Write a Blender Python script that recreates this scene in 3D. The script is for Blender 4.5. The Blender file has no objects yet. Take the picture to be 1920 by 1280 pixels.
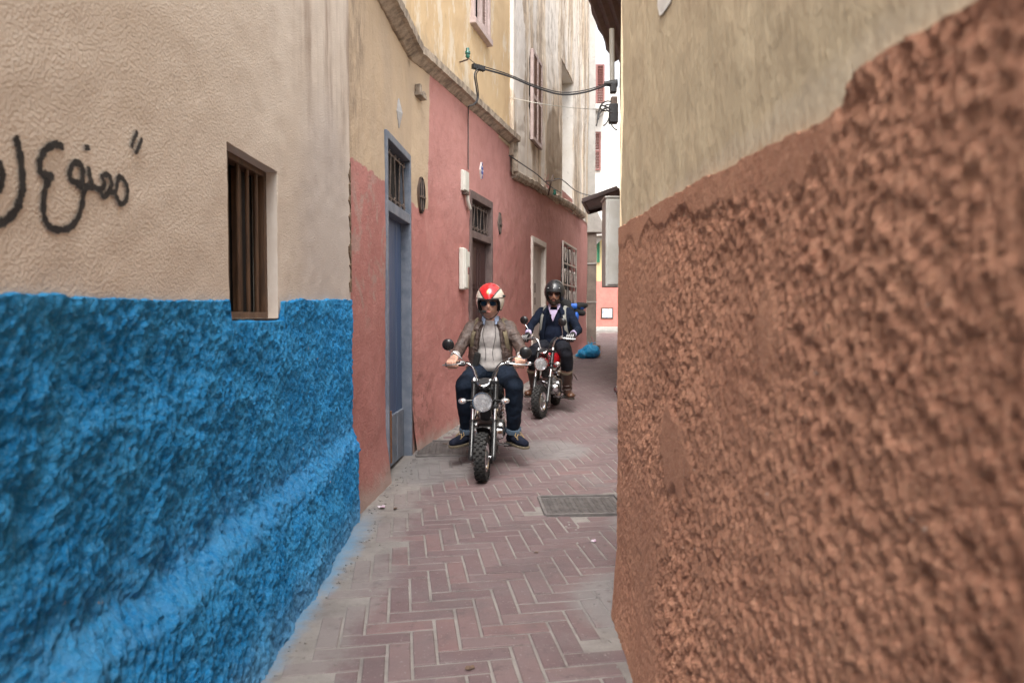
import bpy, math, random
import numpy as np
from mathutils import Vector, Matrix

random.seed(7)
scene = bpy.context.scene
COL = scene.collection
R = math.radians

# ------------------------------------------------------------------ camera
FPX, CAMZ, PITCH = 1280.0, 1.28, math.atan(50 / 1280.0)
cam_d = bpy.data.cameras.new('camera')
cam = bpy.data.objects.new('camera', cam_d)
COL.objects.link(cam)
scene.camera = cam
cam.location = (0, 0, CAMZ)
cam.rotation_euler = (math.pi / 2 - PITCH, 0, 0)
cam_d.sensor_width = 36
cam_d.lens = 24
cam_d.clip_start = 0.02
cam_d.clip_end = 500
cam_d.dof.use_dof = True
cam_d.dof.focus_distance = 5.6
cam_d.dof.aperture_fstop = 3.2

# ------------------------------------------------------------------ sky and sun (soft overcast light)
SUN_EL, SUN_ROT = 60, 188
world = bpy.data.worlds.new('World')
scene.world = world
world.use_nodes = True
wn = world.node_tree
wn.nodes.clear()
sky = wn.nodes.new('ShaderNodeTexSky')
sky.sky_type = 'NISHITA'
sky.sun_disc = False
sky.sun_elevation = R(SUN_EL)
sky.sun_rotation = R(SUN_ROT)
sky.air_density = 1.0
sky.dust_density = 4.0
sky.ozone_density = 1.0
hs = wn.nodes.new('ShaderNodeHueSaturation')
hs.inputs['Saturation'].default_value = 0.16
bg = wn.nodes.new('ShaderNodeBackground')
bg.inputs['Strength'].default_value = 0.15
wo = wn.nodes.new('ShaderNodeOutputWorld')
wn.links.new(sky.outputs[0], hs.inputs['Color'])
wn.links.new(hs.outputs[0], bg.inputs['Color'])
wn.links.new(bg.outputs[0], wo.inputs['Surface'])

sun_d = bpy.data.lights.new('sun', 'SUN')
sun_d.energy = 1.4
sun_d.angle = R(40)
sun_d.color = (1.0, 0.95, 0.88)
sun = bpy.data.objects.new('sun', sun_d)
COL.objects.link(sun)
# sky rotation is measured from +Y clockwise seen from above
_az = R(SUN_ROT)
_sd = Vector((math.sin(_az) * math.cos(R(SUN_EL)), math.cos(_az) * math.cos(R(SUN_EL)), math.sin(R(SUN_EL))))
sun.rotation_euler = _sd.to_track_quat('Z', 'Y').to_euler()
sun.location = (0, 0, 30)

scene.view_settings.view_transform = 'Standard'
scene.view_settings.look = 'None'
scene.view_settings.exposure = 1.62
scene.view_settings.gamma = 1.0
scene.view_settings.use_curve_mapping = False
scene.cycles.max_bounces = 6
scene.cycles.diffuse_bounces = 4
scene.cycles.use_denoising = True

# ------------------------------------------------------------------ helpers: measuring
def ray(u, v):
    a, b = (u - 960) / FPX, -(v - 640) / FPX
    F = Vector((0, math.cos(PITCH), -math.sin(PITCH)))
    U = Vector((0, math.sin(PITCH), math.cos(PITCH)))
    return F + a * Vector((1, 0, 0)) + b * U

def at(u, v, Y):
    d = ray(u, v)
    return Vector((0, 0, CAMZ)) + d * (Y / d.y)

_ZY = [-60, 5.3, 7.6, 12, 18, 24, 40, 90]
_ZZ = [0, 0, .12, .30, .50, .69, 1.0, 1.6]
def zg(Y):
    return float(np.interp(Y, _ZY, _ZZ))

class Wall:
    """a vertical plane: s metres along, z up, off metres out into the lane"""
    def __init__(s, p0, p1, side=1):
        s.p0, s.p1 = Vector(p0), Vector(p1)
        d = s.p1 - s.p0
        s.len = d.length
        s.t = d / s.len
        s.n = Vector((s.t.y, -s.t.x)) * side
    def pt(s, a, z, off=0.0):
        q = s.p0 + s.t * a + s.n * off
        return Vector((q.x, q.y, z))
    def px(s, u, v, off=0.0):
        d = ray(u, v)
        o = s.p0 + s.n * off
        k = (o.x * s.n.x + o.y * s.n.y) / (d.x * s.n.x + d.y * s.n.y)
        h = Vector((0, 0, CAMZ)) + d * k
        return ((Vector((h.x, h.y)) - s.p0).dot(s.t), h.z)
    def mat(s, a, z, off=0.0):
        """local frame: x along the wall, y out of the wall, z up"""
        q = s.pt(a, z, off)
        return Matrix(((s.t.x, s.n.x, 0, q.x), (s.t.y, s.n.y, 0, q.y), (0, 0, 1, q.z), (0, 0, 0, 1)))

# ------------------------------------------------------------------ helpers: noise on arrays
def _hash(i, j, seed):
    h = np.sin(i * 127.1 + j * 311.7 + seed * 74.7) * 43758.5453
    return h - np.floor(h)
def vnoise(x, y, seed=0):
    i, j = np.floor(x), np.floor(y)
    f, g = x - i, y - j
    f = f * f * (3 - 2 * f); g = g * g * (3 - 2 * g)
    a, b = _hash(i, j, seed), _hash(i + 1, j, seed)
    c, d = _hash(i, j + 1, seed), _hash(i + 1, j + 1, seed)
    return (a * (1 - f) + b * f) * (1 - g) + (c * (1 - f) + d * f) * g - .5
def fbm(x, y, octaves=4, seed=0):
    t, amp = 0, 1.0
    for k in range(octaves):
        t = t + amp * vnoise(x * 2 ** k, y * 2 ** k, seed + k)
        amp *= .5
    return t
def worley(x, y, seed=0):
    i, j = np.floor(x), np.floor(y)
    best = np.full(np.shape(x), 9.0)
    for di in (-1, 0, 1):
        for dj in (-1, 0, 1):
            px = i + di + _hash(i + di, j + dj, seed)
            py = j + dj + _hash(i + di, j + dj, seed + 5)
            best = np.minimum(best, (px - x) ** 2 + (py - y) ** 2)
    return np.sqrt(best)

# ------------------------------------------------------------------ helpers: materials
class Nodes:
    def __init__(s, name):
        s.m = bpy.data.materials.new(name)
        s.m.use_nodes = True
        s.nt = s.m.node_tree
        s.nt.nodes.clear()
        s.out = s.nt.nodes.new('ShaderNodeOutputMaterial')
        s.b = s.nt.nodes.new('ShaderNodeBsdfPrincipled')
        s.nt.links.new(s.b.outputs[0], s.out.inputs['Surface'])
    def put(s, val, sock):
        if isinstance(val, bpy.types.NodeSocket):
            s.nt.links.new(val, sock)
        elif isinstance(val, (tuple, list)) and sock.type == 'RGBA':
            sock.default_value = (val[0], val[1], val[2], 1)
        else:
            sock.default_value = val
    def coord(s, kind='Object', scale=(1, 1, 1), loc=(0, 0, 0), rot=(0, 0, 0)):
        if kind == 'World':
            src = s.nt.nodes.new('ShaderNodeNewGeometry').outputs['Position']
        else:
            src = s.nt.nodes.new('ShaderNodeTexCoord').outputs[kind]
        mp = s.nt.nodes.new('ShaderNodeMapping')
        mp.inputs['Scale'].default_value = scale
        mp.inputs['Location'].default_value = loc
        mp.inputs['Rotation'].default_value = rot
        s.nt.links.new(src, mp.inputs[0])
        return mp.outputs[0]
    def noise(s, vec, scale=5, detail=5, rough=.55, dist=0.0):
        n = s.nt.nodes.new('ShaderNodeTexNoise')
        s.put(vec, n.inputs['Vector'])
        n.inputs['Scale'].default_value = scale
        n.inputs['Detail'].default_value = detail
        n.inputs['Roughness'].default_value = rough
        n.inputs['Distortion'].default_value = dist
        return n.outputs['Fac']
    def vor(s, vec, scale=20, feature='F1', rand=1.0):
        n = s.nt.nodes.new('ShaderNodeTexVoronoi')
        n.feature = feature
        s.put(vec, n.inputs['Vector'])
        n.inputs['Scale'].default_value = scale
        n.inputs['Randomness'].default_value = rand
        return n.outputs['Distance']
    def step(s, fac, lo, hi):
        n = s.nt.nodes.new('ShaderNodeMapRange')
        n.interpolation_type = 'SMOOTHSTEP'
        s.put(fac, n.inputs['Value'])
        n.inputs['From Min'].default_value = lo
        n.inputs['From Max'].default_value = hi
        return n.outputs[0]
    def math(s, op, a, b=0.0, clamp=False):
        n = s.nt.nodes.new('ShaderNodeMath')
        n.operation = op
        n.use_clamp = clamp
        s.put(a, n.inputs[0]); s.put(b, n.inputs[1])
        return n.outputs[0]
    def mix(s, fac, a, b, mode='MIX'):
        n = s.nt.nodes.new('ShaderNodeMix')
        n.data_type = 'RGBA'
        n.blend_type = mode
        s.put(fac, n.inputs[0]); s.put(a, n.inputs[6]); s.put(b, n.inputs[7])
        return n.outputs[2]
    def axis(s, vec, k):
        n = s.nt.nodes.new('ShaderNodeSeparateXYZ')
        s.put(vec, n.inputs[0])
        return n.outputs[k]
    def blob(s, vec, centre, radii):
        """1 inside an ellipsoid round centre, falling to 0 at its rim"""
        mp = s.nt.nodes.new('ShaderNodeMapping')
        mp.vector_type = 'TEXTURE'
        s.put(vec, mp.inputs[0])
        mp.inputs['Location'].default_value = centre
        mp.inputs['Scale'].default_value = radii
        n = s.nt.nodes.new('ShaderNodeVectorMath')
        n.operation = 'LENGTH'
        s.put(mp.outputs[0], n.inputs[0])
        return s.math('SUBTRACT', 1.0, n.outputs['Value'], True)
    def random(s):
        return s.nt.nodes.new('ShaderNodeObjectInfo').outputs['Random']
    def bump(s, height, strength=.4, dist=.01, normal=None):
        n = s.nt.nodes.new('ShaderNodeBump')
        n.inputs['Strength'].default_value = strength
        n.inputs['Distance'].default_value = dist
        s.put(height, n.inputs['Height'])
        if normal is not None:
            s.put(normal, n.inputs['Normal'])
        return n.outputs[0]
    def done(s, color, rough=.8, metal=0.0, normal=None, spec=.4, **kw):
        s.put(color, s.b.inputs['Base Color'])
        s.put(rough, s.b.inputs['Roughness'])
        s.put(metal, s.b.inputs['Metallic'])
        s.b.inputs['Specular IOR Level'].default_value = spec
        if normal is not None:
            s.put(normal, s.b.inputs['Normal'])
        for k, v in kw.items():
            s.put(v, s.b.inputs[k.replace('_', ' ')])
        return s.m

def surf(name, c1, c2=None, scale=6, rough=.7, metal=0.0, bump=.15, bscale=80, bdist=.004, stretch=(1, 1, 1),
         coords='Object', spec=.4, detail=6, lo=.35, hi=.65, rvar=.12, **kw):
    n = Nodes(name)
    v = n.coord(coords, stretch)
    f = n.step(n.noise(v, scale, detail, .6), lo, hi)
    c2 = c2 if c2 is not None else tuple(x * .75 for x in c1)
    col = n.mix(f, c1, c2)
    rg = n.math('ADD', n.math('MULTIPLY', n.noise(v, scale * 3, 4), rvar * 2), rough - rvar, True)
    nrm = n.bump(n.noise(v, bscale, 4, .6), bump, bdist) if bump else None
    return n.done(col, rg, metal, nrm, spec, **kw)

# ------------------------------------------------------------------ helpers: objects
def link(name, me, mat=None, parent=None, smooth=False):
    o = bpy.data.objects.new(name, me)
    COL.objects.link(o)
    if mat is not None and len(me.materials) == 0:
        me.materials.append(mat)
    if parent is not None:
        o.parent = parent
    if smooth:
        me.polygons.foreach_set('use_smooth', [True] * len(me.polygons))
    return o

def tag(o, label, cat, group=None):
    o['label'] = label
    o['category'] = cat
    if group:
        o['group'] = group
    return o

def thing(name, label, cat, loc=(0, 0, 0), rot=(0, 0, 0), group=None):
    o = bpy.data.objects.new(name, None)
    COL.objects.link(o)
    o.location = loc
    o.rotation_euler = rot
    o.empty_display_size = .1
    return tag(o, label, cat, group)

def copy_tree(o, parent=None):
    c = o.copy()
    COL.objects.link(c)
    c.parent = parent
    for ch in list(o.children):
        copy_tree(ch, c)
    return c

def bevel(o, w=.004, seg=2, ang=35):
    m = o.modifiers.new('bevel', 'BEVEL')
    m.width = w
    m.segments = seg
    m.limit_method = 'ANGLE'
    m.angle_limit = R(ang)
    return o

class MB:
    """collects vertices and faces for ONE mesh object"""
    def __init__(s):
        s.v, s.f = [], []
        s.M = Matrix.Identity(4)
    def add(s, vs, fs):
        k = len(s.v)
        s.v += [tuple(s.M @ Vector(p)) for p in vs]
        s.f += [tuple(i + k for i in f) for f in fs]
        return s
    def box(s, c, d, rot=None, taper=None):
        x, y, z = (q / 2 for q in d)
        vs = [Vector((sx * x, sy * y, sz * z)) for sz in (-1, 1) for sy in (-1, 1) for sx in (-1, 1)]
        if taper:
            for p in vs[4:]:
                p.x *= taper[0]; p.y *= taper[1]
        if rot is not None:
            vs = [rot @ p for p in vs]
        vs = [p + Vector(c) for p in vs]
        return s.add(vs, [(0, 2, 3, 1), (4, 5, 7, 6), (0, 1, 5, 4), (2, 6, 7, 3), (0, 4, 6, 2), (1, 3, 7, 5)])
    def tube(s, pts, r, n=8, cap=True, flat=None, up=None):
        pts = [Vector(p) for p in pts]
        rs = r if isinstance(r, (list, tuple)) else [r] * len(pts)
        t0 = (pts[1] - pts[0]).normalized()
        ref = Vector(up) if up is not None else (Vector((0, 0, 1)) if abs(t0.z) < .9 else Vector((1, 0, 0)))
        a = (ref - t0 * ref.dot(t0)).normalized()
        vs, fs = [], []
        for i, p in enumerate(pts):
            t = (pts[min(i + 1, len(pts) - 1)] - pts[max(i - 1, 0)]).normalized()
            a = (a - t * a.dot(t)).normalized()
            b = t.cross(a)
            fa = flat if flat else 1.0
            for k in range(n):
                q = 2 * math.pi * k / n
                vs.append(p + a * (math.cos(q) * rs[i] * fa) + b * (math.sin(q) * rs[i]))
        for i in range(len(pts) - 1):
            for k in range(n):
                k2 = (k + 1) % n
                fs.append((i * n + k, i * n + k2, (i + 1) * n + k2, (i + 1) * n + k))
        if cap:
            fs.append(tuple(range(n - 1, -1, -1)))
            fs.append(tuple((len(pts) - 1) * n + k for k in range(n)))
        return s.add(vs, fs)
    def lathe(s, prof, n=24, M=None, close=False, arc=2 * math.pi, a0=0.0):
        """prof: (radius, height) revolved round local z"""
        M = M or Matrix.Identity(4)
        full = abs(arc - 2 * math.pi) < 1e-6
        cols = n if full else n + 1
        vs, fs = [], []
        m = len(prof)
        for k in range(cols):
            q = a0 + arc * k / n
            for (r, h) in prof:
                vs.append(M @ Vector((r * math.cos(q), r * math.sin(q), h)))
        for k in range(n):
            k2 = (k + 1) % cols
            for j in range(m if close else m - 1):
                j2 = (j + 1) % m
                fs.append((k * m + j, k2 * m + j, k2 * m + j2, k * m + j2))
        return s.add(vs, fs)
    def ball(s, c, r, nu=14, nv=9, M=None):
        c = Vector(c)
        r = Vector(r) if isinstance(r, (tuple, list, Vector)) else Vector((r, r, r))
        vs, fs = [], []
        for j in range(nv + 1):
            t = math.pi * j / nv
            if j in (0, nv):
                p = Vector((0, 0, math.cos(t) * r.z))
                vs.append(p)
                continue
            for k in range(nu):
                q = 2 * math.pi * k / nu
                vs.append(Vector((r.x * math.sin(t) * math.cos(q), r.y * math.sin(t) * math.sin(q), r.z * math.cos(t))))
        idx = lambda j, k: 0 if j == 0 else (1 + (nv - 1) * nu if j == nv else 1 + (j - 1) * nu + k % nu)
        for j in range(nv):
            for k in range(nu):
                a, b, d, e = idx(j, k), idx(j + 1, k), idx(j + 1, k + 1), idx(j, k + 1)
                if j == 0:
                    fs.append((a, b, d))
                elif j == nv - 1:
                    fs.append((a, b, e))
                else:
                    fs.append((a, b, d, e))
        if M is not None:
            vs = [M @ p for p in vs]
        return s.add([p + c for p in vs], fs)
    def cap(s, p0, p1, r0, r1, n=12, flat=1.0, up=None):
        """tapered capsule"""
        p0, p1 = Vector(p0), Vector(p1)
        t = (p1 - p0)
        L = t.length
        t = t / L
        pts, rs = [], []
        for q in (-.98, -.8, -.5, 0):
            pts.append(p0 + t * (r0 * q)); rs.append(r0 * math.sqrt(max(1 - q * q, .02)))
        for q in (.25, .5, .75):
            pts.append(p0 + t * (L * q)); rs.append(r0 + (r1 - r0) * q)
        for q in (0, .5, .8, .98):
            pts.append(p1 + t * (r1 * q)); rs.append(r1 * math.sqrt(max(1 - q * q, .02)))
        return s.tube(pts, rs, n, True, flat, up)
    def sweep(s, path, prof, close=True, cap=True):
        """path: list of 3-D points in plan; prof: (off, z) pairs; off is to the right of the path seen along it"""
        path = [Vector(p) for p in path]
        vs, fs = [], []
        m = len(prof)
        for i, p in enumerate(path):
            t = path[min(i + 1, len(path) - 1)] - path[max(i - 1, 0)]
            t.z = 0
            t.normalize()
            n = Vector((t.y, -t.x, 0))
            for (o, z) in prof:
                vs.append(p + n * o + Vector((0, 0, z)))
        for i in range(len(path) - 1):
            for j in range(m if close else m - 1):
                j2 = (j + 1) % m
                fs.append((i * m + j, (i + 1) * m + j, (i + 1) * m + j2, i * m + j2))
        if cap and close:
            fs.append(tuple(range(m)))
            fs.append(tuple((len(path) - 1) * m + j for j in range(m - 1, -1, -1)))
        return s.add(vs, fs)
    def prism(s, outline, d0, d1, M=None):
        """outline (x, z) extruded along local y from d0 to d1"""
        M = M or Matrix.Identity(4)
        m = len(outline)
        vs = [M @ Vector((x, d0, z)) for x, z in outline] + [M @ Vector((x, d1, z)) for x, z in outline]
        fs = [tuple(range(m)), tuple(range(2 * m - 1, m - 1, -1))]
        fs += [(i, m + i, m + (i + 1) % m, (i + 1) % m) for i in range(m)]
        return s.add(vs, fs)
    def mesh(s, name):
        me = bpy.data.meshes.new(name)
        me.from_pydata(s.v, [], s.f)
        me.update()
        import bmesh
        bm = bmesh.new(); bm.from_mesh(me)
        bmesh.ops.recalc_face_normals(bm, faces=bm.faces)
        bm.to_mesh(me); bm.free()
        return me
    def build(s, name, mat, parent=None, smooth=False, M=None, bev=None):
        if M is not None:
            s.v = [tuple(M @ Vector(p)) for p in s.v]
        me = s.mesh(name)
        o = link(name, me, mat, parent, smooth)
        if smooth:
            me.set_sharp_from_angle(angle=R(50))
        if bev:
            bevel(o, bev)
        return o

def bez(pts, n=8):
    """smooth curve through points (Catmull-Rom)"""
    P = [Vector(p) for p in pts]
    P = [P[0] * 2 - P[1]] + P + [P[-1] * 2 - P[-2]]
    out = []
    for i in range(1, len(P) - 2):
        for k in range(n):
            t = k / n
            a, b, c, d = P[i - 1], P[i], P[i + 1], P[i + 2]
            out.append(.5 * ((2 * b) + (c - a) * t + (2 * a - 5 * b + 4 * c - d) * t * t + (3 * b - a - 3 * c + d) * t ** 3))
    out.append(P[-2])
    return out

def grid_mesh(name, X, Y, Z, keep=None, flip=False, smooth=True):
    """mesh from 2-D coordinate arrays; keep: bool array of cells"""
    nu, nv = X.shape
    me = bpy.data.meshes.new(name)
    co = np.stack([X, Y, Z], -1).reshape(-1, 3)
    idx = np.arange(nu * nv).reshape(nu, nv)
    q = np.stack([idx[:-1, :-1], idx[1:, :-1], idx[1:, 1:], idx[:-1, 1:]], -1)
    if flip:
        q = q[..., ::-1]
    q = q[keep] if keep is not None else q.reshape(-1, 4)
    q = q.reshape(-1, 4)
    used = np.unique(q)
    remap = np.full(nu * nv, -1)
    remap[used] = np.arange(len(used))
    q = remap[q]
    co = co[used]
    me.vertices.add(len(co))
    me.vertices.foreach_set('co', co.astype(np.float32).ravel())
    me.loops.add(q.size)
    me.loops.foreach_set('vertex_index', q.ravel().astype(np.int32))
    me.polygons.add(len(q))
    me.polygons.foreach_set('loop_start', np.arange(0, q.size, 4, dtype=np.int32))
    me.polygons.foreach_set('use_smooth', np.full(len(q), smooth, dtype=bool))
    me.update(calc_edges=True)
    return me

def wall_panel(name, W, s0, s1, z0, z1, mat, parent, holes=(), step=.06, amp=.006, freq=1.5, seed=0, off=0.0, reveal=.12, fine=.0,
               disp=None, zlow=None):
    """plastered sheet of a wall with real openings and their reveals"""
    ss = set(np.arange(s0, s1, step).tolist() + [s1])
    zs = set(np.arange(z0, z1, step).tolist() + [z1])
    for (a, b, c, d) in holes:
        ss = {x for x in ss if min(abs(x - a), abs(x - b)) > step * .35} | {a, b}
        zs = {x for x in zs if min(abs(x - c), abs(x - d)) > step * .35} | {c, d}
    ss, zs = np.array(sorted(ss)), np.array(sorted(zs))
    S, Z = np.meshgrid(ss, zs, indexing='ij')
    def relief(S, Z):
        D = off + amp * fbm(S * freq, Z * freq, 4, seed) + (fine * fbm(S * 14, Z * 14, 3, seed + 9) if fine else 0)
        return D + disp(S, Z) if disp is not None else D
    D = relief(S, Z)
    X = W.p0.x + W.t.x * S + W.n.x * D
    Y = W.p0.y + W.t.y * S + W.n.y * D
    cs, cz = (ss[:-1] + ss[1:]) / 2, (zs[:-1] + zs[1:]) / 2
    CS, CZ = np.meshgrid(cs, cz, indexing='ij')
    keep = np.ones(CS.shape, bool)
    if zlow is not None:
        keep &= CZ > zlow(CS)
    for (a, b, c, d) in holes:
        keep &= ~((CS > a) & (CS < b) & (CZ > c) & (CZ < d))
    o = link(name, grid_mesh(name, X, Y, Z, keep, flip=W.n.dot(Vector((W.t.y, -W.t.x))) < 0), mat, parent)
    for (a, b, c, d) in holes:
        mb = MB()
        e = .02
        si, zi = ss[(ss >= a) & (ss <= b)], zs[(zs >= c) & (zs <= d)]
        for line in ([(a, q) for q in zi], [(q, d) for q in si], [(b, q) for q in zi[::-1]], [(q, c) for q in si[::-1]]):
            m = len(line)
            mb.add([W.pt(p, q, float(relief(np.array(p), np.array(q)))) for p, q in line] + [W.pt(p, q, off - reveal) for p, q in line],
                   [(i, i + 1, m + i + 1, m + i) for i in range(m - 1)])
        mb.build('reveal', mat, o)
    return o

# ================================================================== materials of the setting
def m_roughcast():
    n = Nodes('beige_roughcast')
    v = n.coord('World')
    col = n.mix(n.step(n.noise(v, 1.6, 5), .35, .7), (.665, .58, .495), (.60, .51, .425))
    st = n.coord('World', (1, 2.6, .35))
    streak = n.math('MULTIPLY', n.step(n.noise(st, 2.2, 6, .65), .42, .7), n.step(n.axis(v, 2), 1.7, 2.7))
    streak = n.math('MULTIPLY', streak, n.step(n.axis(v, 1), 2.6, 3.8))
    col = n.mix(n.math('MULTIPLY', streak, .8), col, (.27, .19, .145))
    grey = n.blob(v, (-1, 3.75, 1.7), (.6, .8, 1.1))
    col = n.mix(n.math('MULTIPLY', n.step(grey, .1, .6), .55), col, (.5, .45, .43))
    col = n.mix(n.math('MULTIPLY', n.step(n.noise(v, 60, 3), .5, .8), .25), col, (.62, .54, .46))
    col = n.mix(n.math('MULTIPLY', n.step(n.noise(v, 140, 3, .7), .54, .7), .35), col, (.42, .34, .285))
    h = n.math('ADD', n.math('MULTIPLY', n.vor(v, 135, 'F1'), -.7), n.math('MULTIPLY', n.noise(v, 70, 5, .7), 1.0))
    nrm = n.bump(h, .5, .005)
    return n.done(col, .92, 0, nrm, .2)

def m_blue():
    n = Nodes('blue_limewash')
    v = n.coord('World')
    f = n.step(n.noise(v, 5, 7, .65), .35, .68)
    col = n.mix(f, (.016, .215, .51), (.042, .295, .60))
    col = n.mix(n.math('MULTIPLY', n.step(n.noise(v, 90, 4, .75), .47, .66), .6), col, (.12, .38, .63))
    col = n.mix(n.math('MULTIPLY', n.step(n.noise(v, 150, 3, .7), .53, .66), .6), col, (.012, .12, .30))
    col = n.mix(n.math('MULTIPLY', n.step(n.noise(v, 26, 5, .7), .53, .72), .5), col, (.075, .29, .56))
    dust = n.math('ADD', n.math('MULTIPLY', n.noise(v, 9, 5), .22), n.axis(v, 2))
    band = n.math('MULTIPLY', n.step(dust, .50, .60), n.math('SUBTRACT', 1.0, n.step(dust, .66, .86)))
    col = n.mix(n.math('MULTIPLY', n.math('MULTIPLY', band, n.step(n.noise(v, 30, 5, .7), .38, .6)), .5), col, (.10, .31, .57))
    foot = n.math('SUBTRACT', 1.0, n.step(dust, .10, .32))
    col = n.mix(n.math('MULTIPLY', foot, .5), col, (.17, .33, .48))
    bare = n.step(n.noise(v, 21, 4, .5), .735, .76)
    col = n.mix(bare, col, (.33, .30, .28))
    nrm = n.bump(n.noise(v, 110, 6, .75), 1.0, .010)
    return n.done(col, .95, 0, nrm, .1)

def m_brown():
    n = Nodes('brown_roughcast')
    v = n.coord('World')
    f = n.step(n.noise(v, 4, 6, .6), .35, .68)
    col = n.mix(f, (.435, .215, .138), (.375, .175, .112))
    col = n.mix(n.math('MULTIPLY', n.step(n.noise(v, 38, 4, .7), .52, .74), .5), col, (.43, .225, .13))
    col = n.mix(n.math('MULTIPLY', n.step(n.noise(v, 120, 4, .75), .48, .66), .6), col, (.55, .315, .21))
    col = n.mix(n.math('MULTIPLY', n.step(n.noise(v, 190, 3, .7), .54, .66), .5), col, (.17, .075, .045))
    col = n.mix(n.step(n.noise(v, 47, 3, .5), .74, .78), col, (.6, .52, .45))
    nrm = n.bump(n.noise(v, 130, 6, .75), .9, .007)
    return n.done(col, .9, 0, nrm, .2)

def m_beige_right():
    n = Nodes('tan_plaster')
    v = n.coord('World')
    st = n.coord('World', (1.6, 1.6, .5))
    col = n.mix(n.step(n.noise(st, 3.5, 6, .6), .35, .7), (.53, .43, .29), (.48, .375, .25))
    col = n.mix(n.math('MULTIPLY', n.step(n.noise(v, 14, 5, .7), .58, .75), .4), col, (.31, .23, .155))
    edge = n.math('ADD', n.math('MULTIPLY', n.noise(v, 16, 4), .08), n.axis(v, 2))
    edge = n.math('SUBTRACT', 1.0, n.step(edge, 1.655, 1.70))
    col = n.mix(n.math('MULTIPLY', edge, .5), col, (.55, .47, .36))
    h = n.math('ADD', n.noise(st, 30, 6, .65), n.math('MULTIPLY', n.noise(v, 7, 3), 1.2))
    nrm = n.bump(h, .8, .012)
    return n.done(col, .8, 0, nrm, .3)

PINK_A, PINK_B = (.47, .205, .182), (.40, .165, .145)
def m_pinkwall(two_tone):
    n = Nodes('pink_limewash' if not two_tone else 'pink_and_tan_limewash')
    v = n.coord('World')
    st = n.coord('World', (1.5, 1.5, .45))
    pink = n.mix(n.step(n.noise(v, 1.5, 6, .6), .3, .7), PINK_A, PINK_B)
    pink = n.mix(n.math('MULTIPLY', n.step(n.noise(st, 3, 6, .65), .5, .75), .55), pink, (.52, .27, .24))
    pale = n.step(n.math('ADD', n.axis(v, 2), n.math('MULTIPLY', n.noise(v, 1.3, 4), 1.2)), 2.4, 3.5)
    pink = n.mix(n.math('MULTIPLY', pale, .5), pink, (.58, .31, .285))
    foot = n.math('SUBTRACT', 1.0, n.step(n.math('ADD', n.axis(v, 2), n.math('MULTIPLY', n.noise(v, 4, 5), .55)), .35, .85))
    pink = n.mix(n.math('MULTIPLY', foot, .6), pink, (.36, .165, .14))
    mott = n.math('MULTIPLY', n.step(n.noise(v, 5.5, 7, .75), .46, .62), .35)
    pink = n.mix(mott, pink, (.37, .165, .145))
    dustp = n.math('MULTIPLY', n.step(n.noise(v, 17, 5, .75), .56, .68), .4)
    pink = n.mix(dustp, pink, (.55, .33, .295))
    # pitted, peeling patches
    peel_n = n.noise(v, 9, 7, .7)
    peel = n.math('MULTIPLY', n.step(peel_n, .50, .56), n.step(n.blob(v, (.15, 9.7, 2.0), (1.0, 1.5, 1.1)), .1, .4))
    pink = n.mix(n.math('MULTIPLY', peel, .65), pink, (.40, .19, .155))
    peel2 = n.math('MULTIPLY', n.step(n.noise(v, 3.2, 8, .72, .4), .50, .60), n.step(n.blob(v, (-1, 4.75, 1.75), (.8, .8, .75)), .15, .45))
    pink = n.mix(n.math('MULTIPLY', peel2, .6), pink, (.40, .30, .26))
    peel3 = n.math('MULTIPLY', n.step(n.noise(v, 6, 7, .7), .52, .55), n.step(n.blob(v, (-.86, 6.3, .45), (.4, .45, .5)), .2, .5))
    pink = n.mix(n.math('MULTIPLY', peel3, .7), pink, (.24, .11, .09))
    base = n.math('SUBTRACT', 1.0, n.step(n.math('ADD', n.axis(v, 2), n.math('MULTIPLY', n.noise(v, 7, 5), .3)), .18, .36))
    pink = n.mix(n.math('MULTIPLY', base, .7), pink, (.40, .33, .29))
    col = pink
    if two_tone:
        tan = n.mix(n.step(n.noise(st, 2.2, 6), .3, .7), (.55, .42, .29), (.49, .38, .275))
        tan = n.mix(n.math('MULTIPLY', n.step(n.noise(st, 5, 6, .7), .5, .8), .45), tan, (.40, .30, .21))
        gr = n.blob(v, (-1.0, 4.3, 3.3), (.8, .5, 1.4))
        tan = n.mix(n.math('MULTIPLY', n.math('MULTIPLY', n.step(gr, 0, .6), n.step(n.noise(st, 9, 6, .7), .38, .7)), .8), tan, (.22, .17, .13))
        line = n.math('ADD', n.axis(v, 2), n.math('MULTIPLY', n.math('SUBTRACT', n.noise(v, 6, 5), .5), .16))
        up = n.step(line, 2.27, 2.285)
        lin2 = n.math('ADD', n.axis(v, 1), n.math('MULTIPLY', n.math('SUBTRACT', n.noise(v, 9, 3), .5), .006))
        left = n.math('SUBTRACT', 1.0, n.step(lin2, 6.562, 6.57))
        col = n.mix(n.math('MULTIPLY', up, left), pink, tan)
    h = n.math('ADD', n.math('MULTIPLY', n.noise(v, 11, 7, .62), 1.6), n.noise(v, 60, 4, .6))
    nrm = n.bump(h, .55, .012)
    nrm = n.bump(n.math('MULTIPLY', n.math('ADD', peel, n.math('ADD', peel2, peel3)), n.math('ADD', n.noise(v, 24, 5, .7), .5)), -.8, .012, nrm)
    return n.done(col, .85, 0, nrm, .25)

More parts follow.
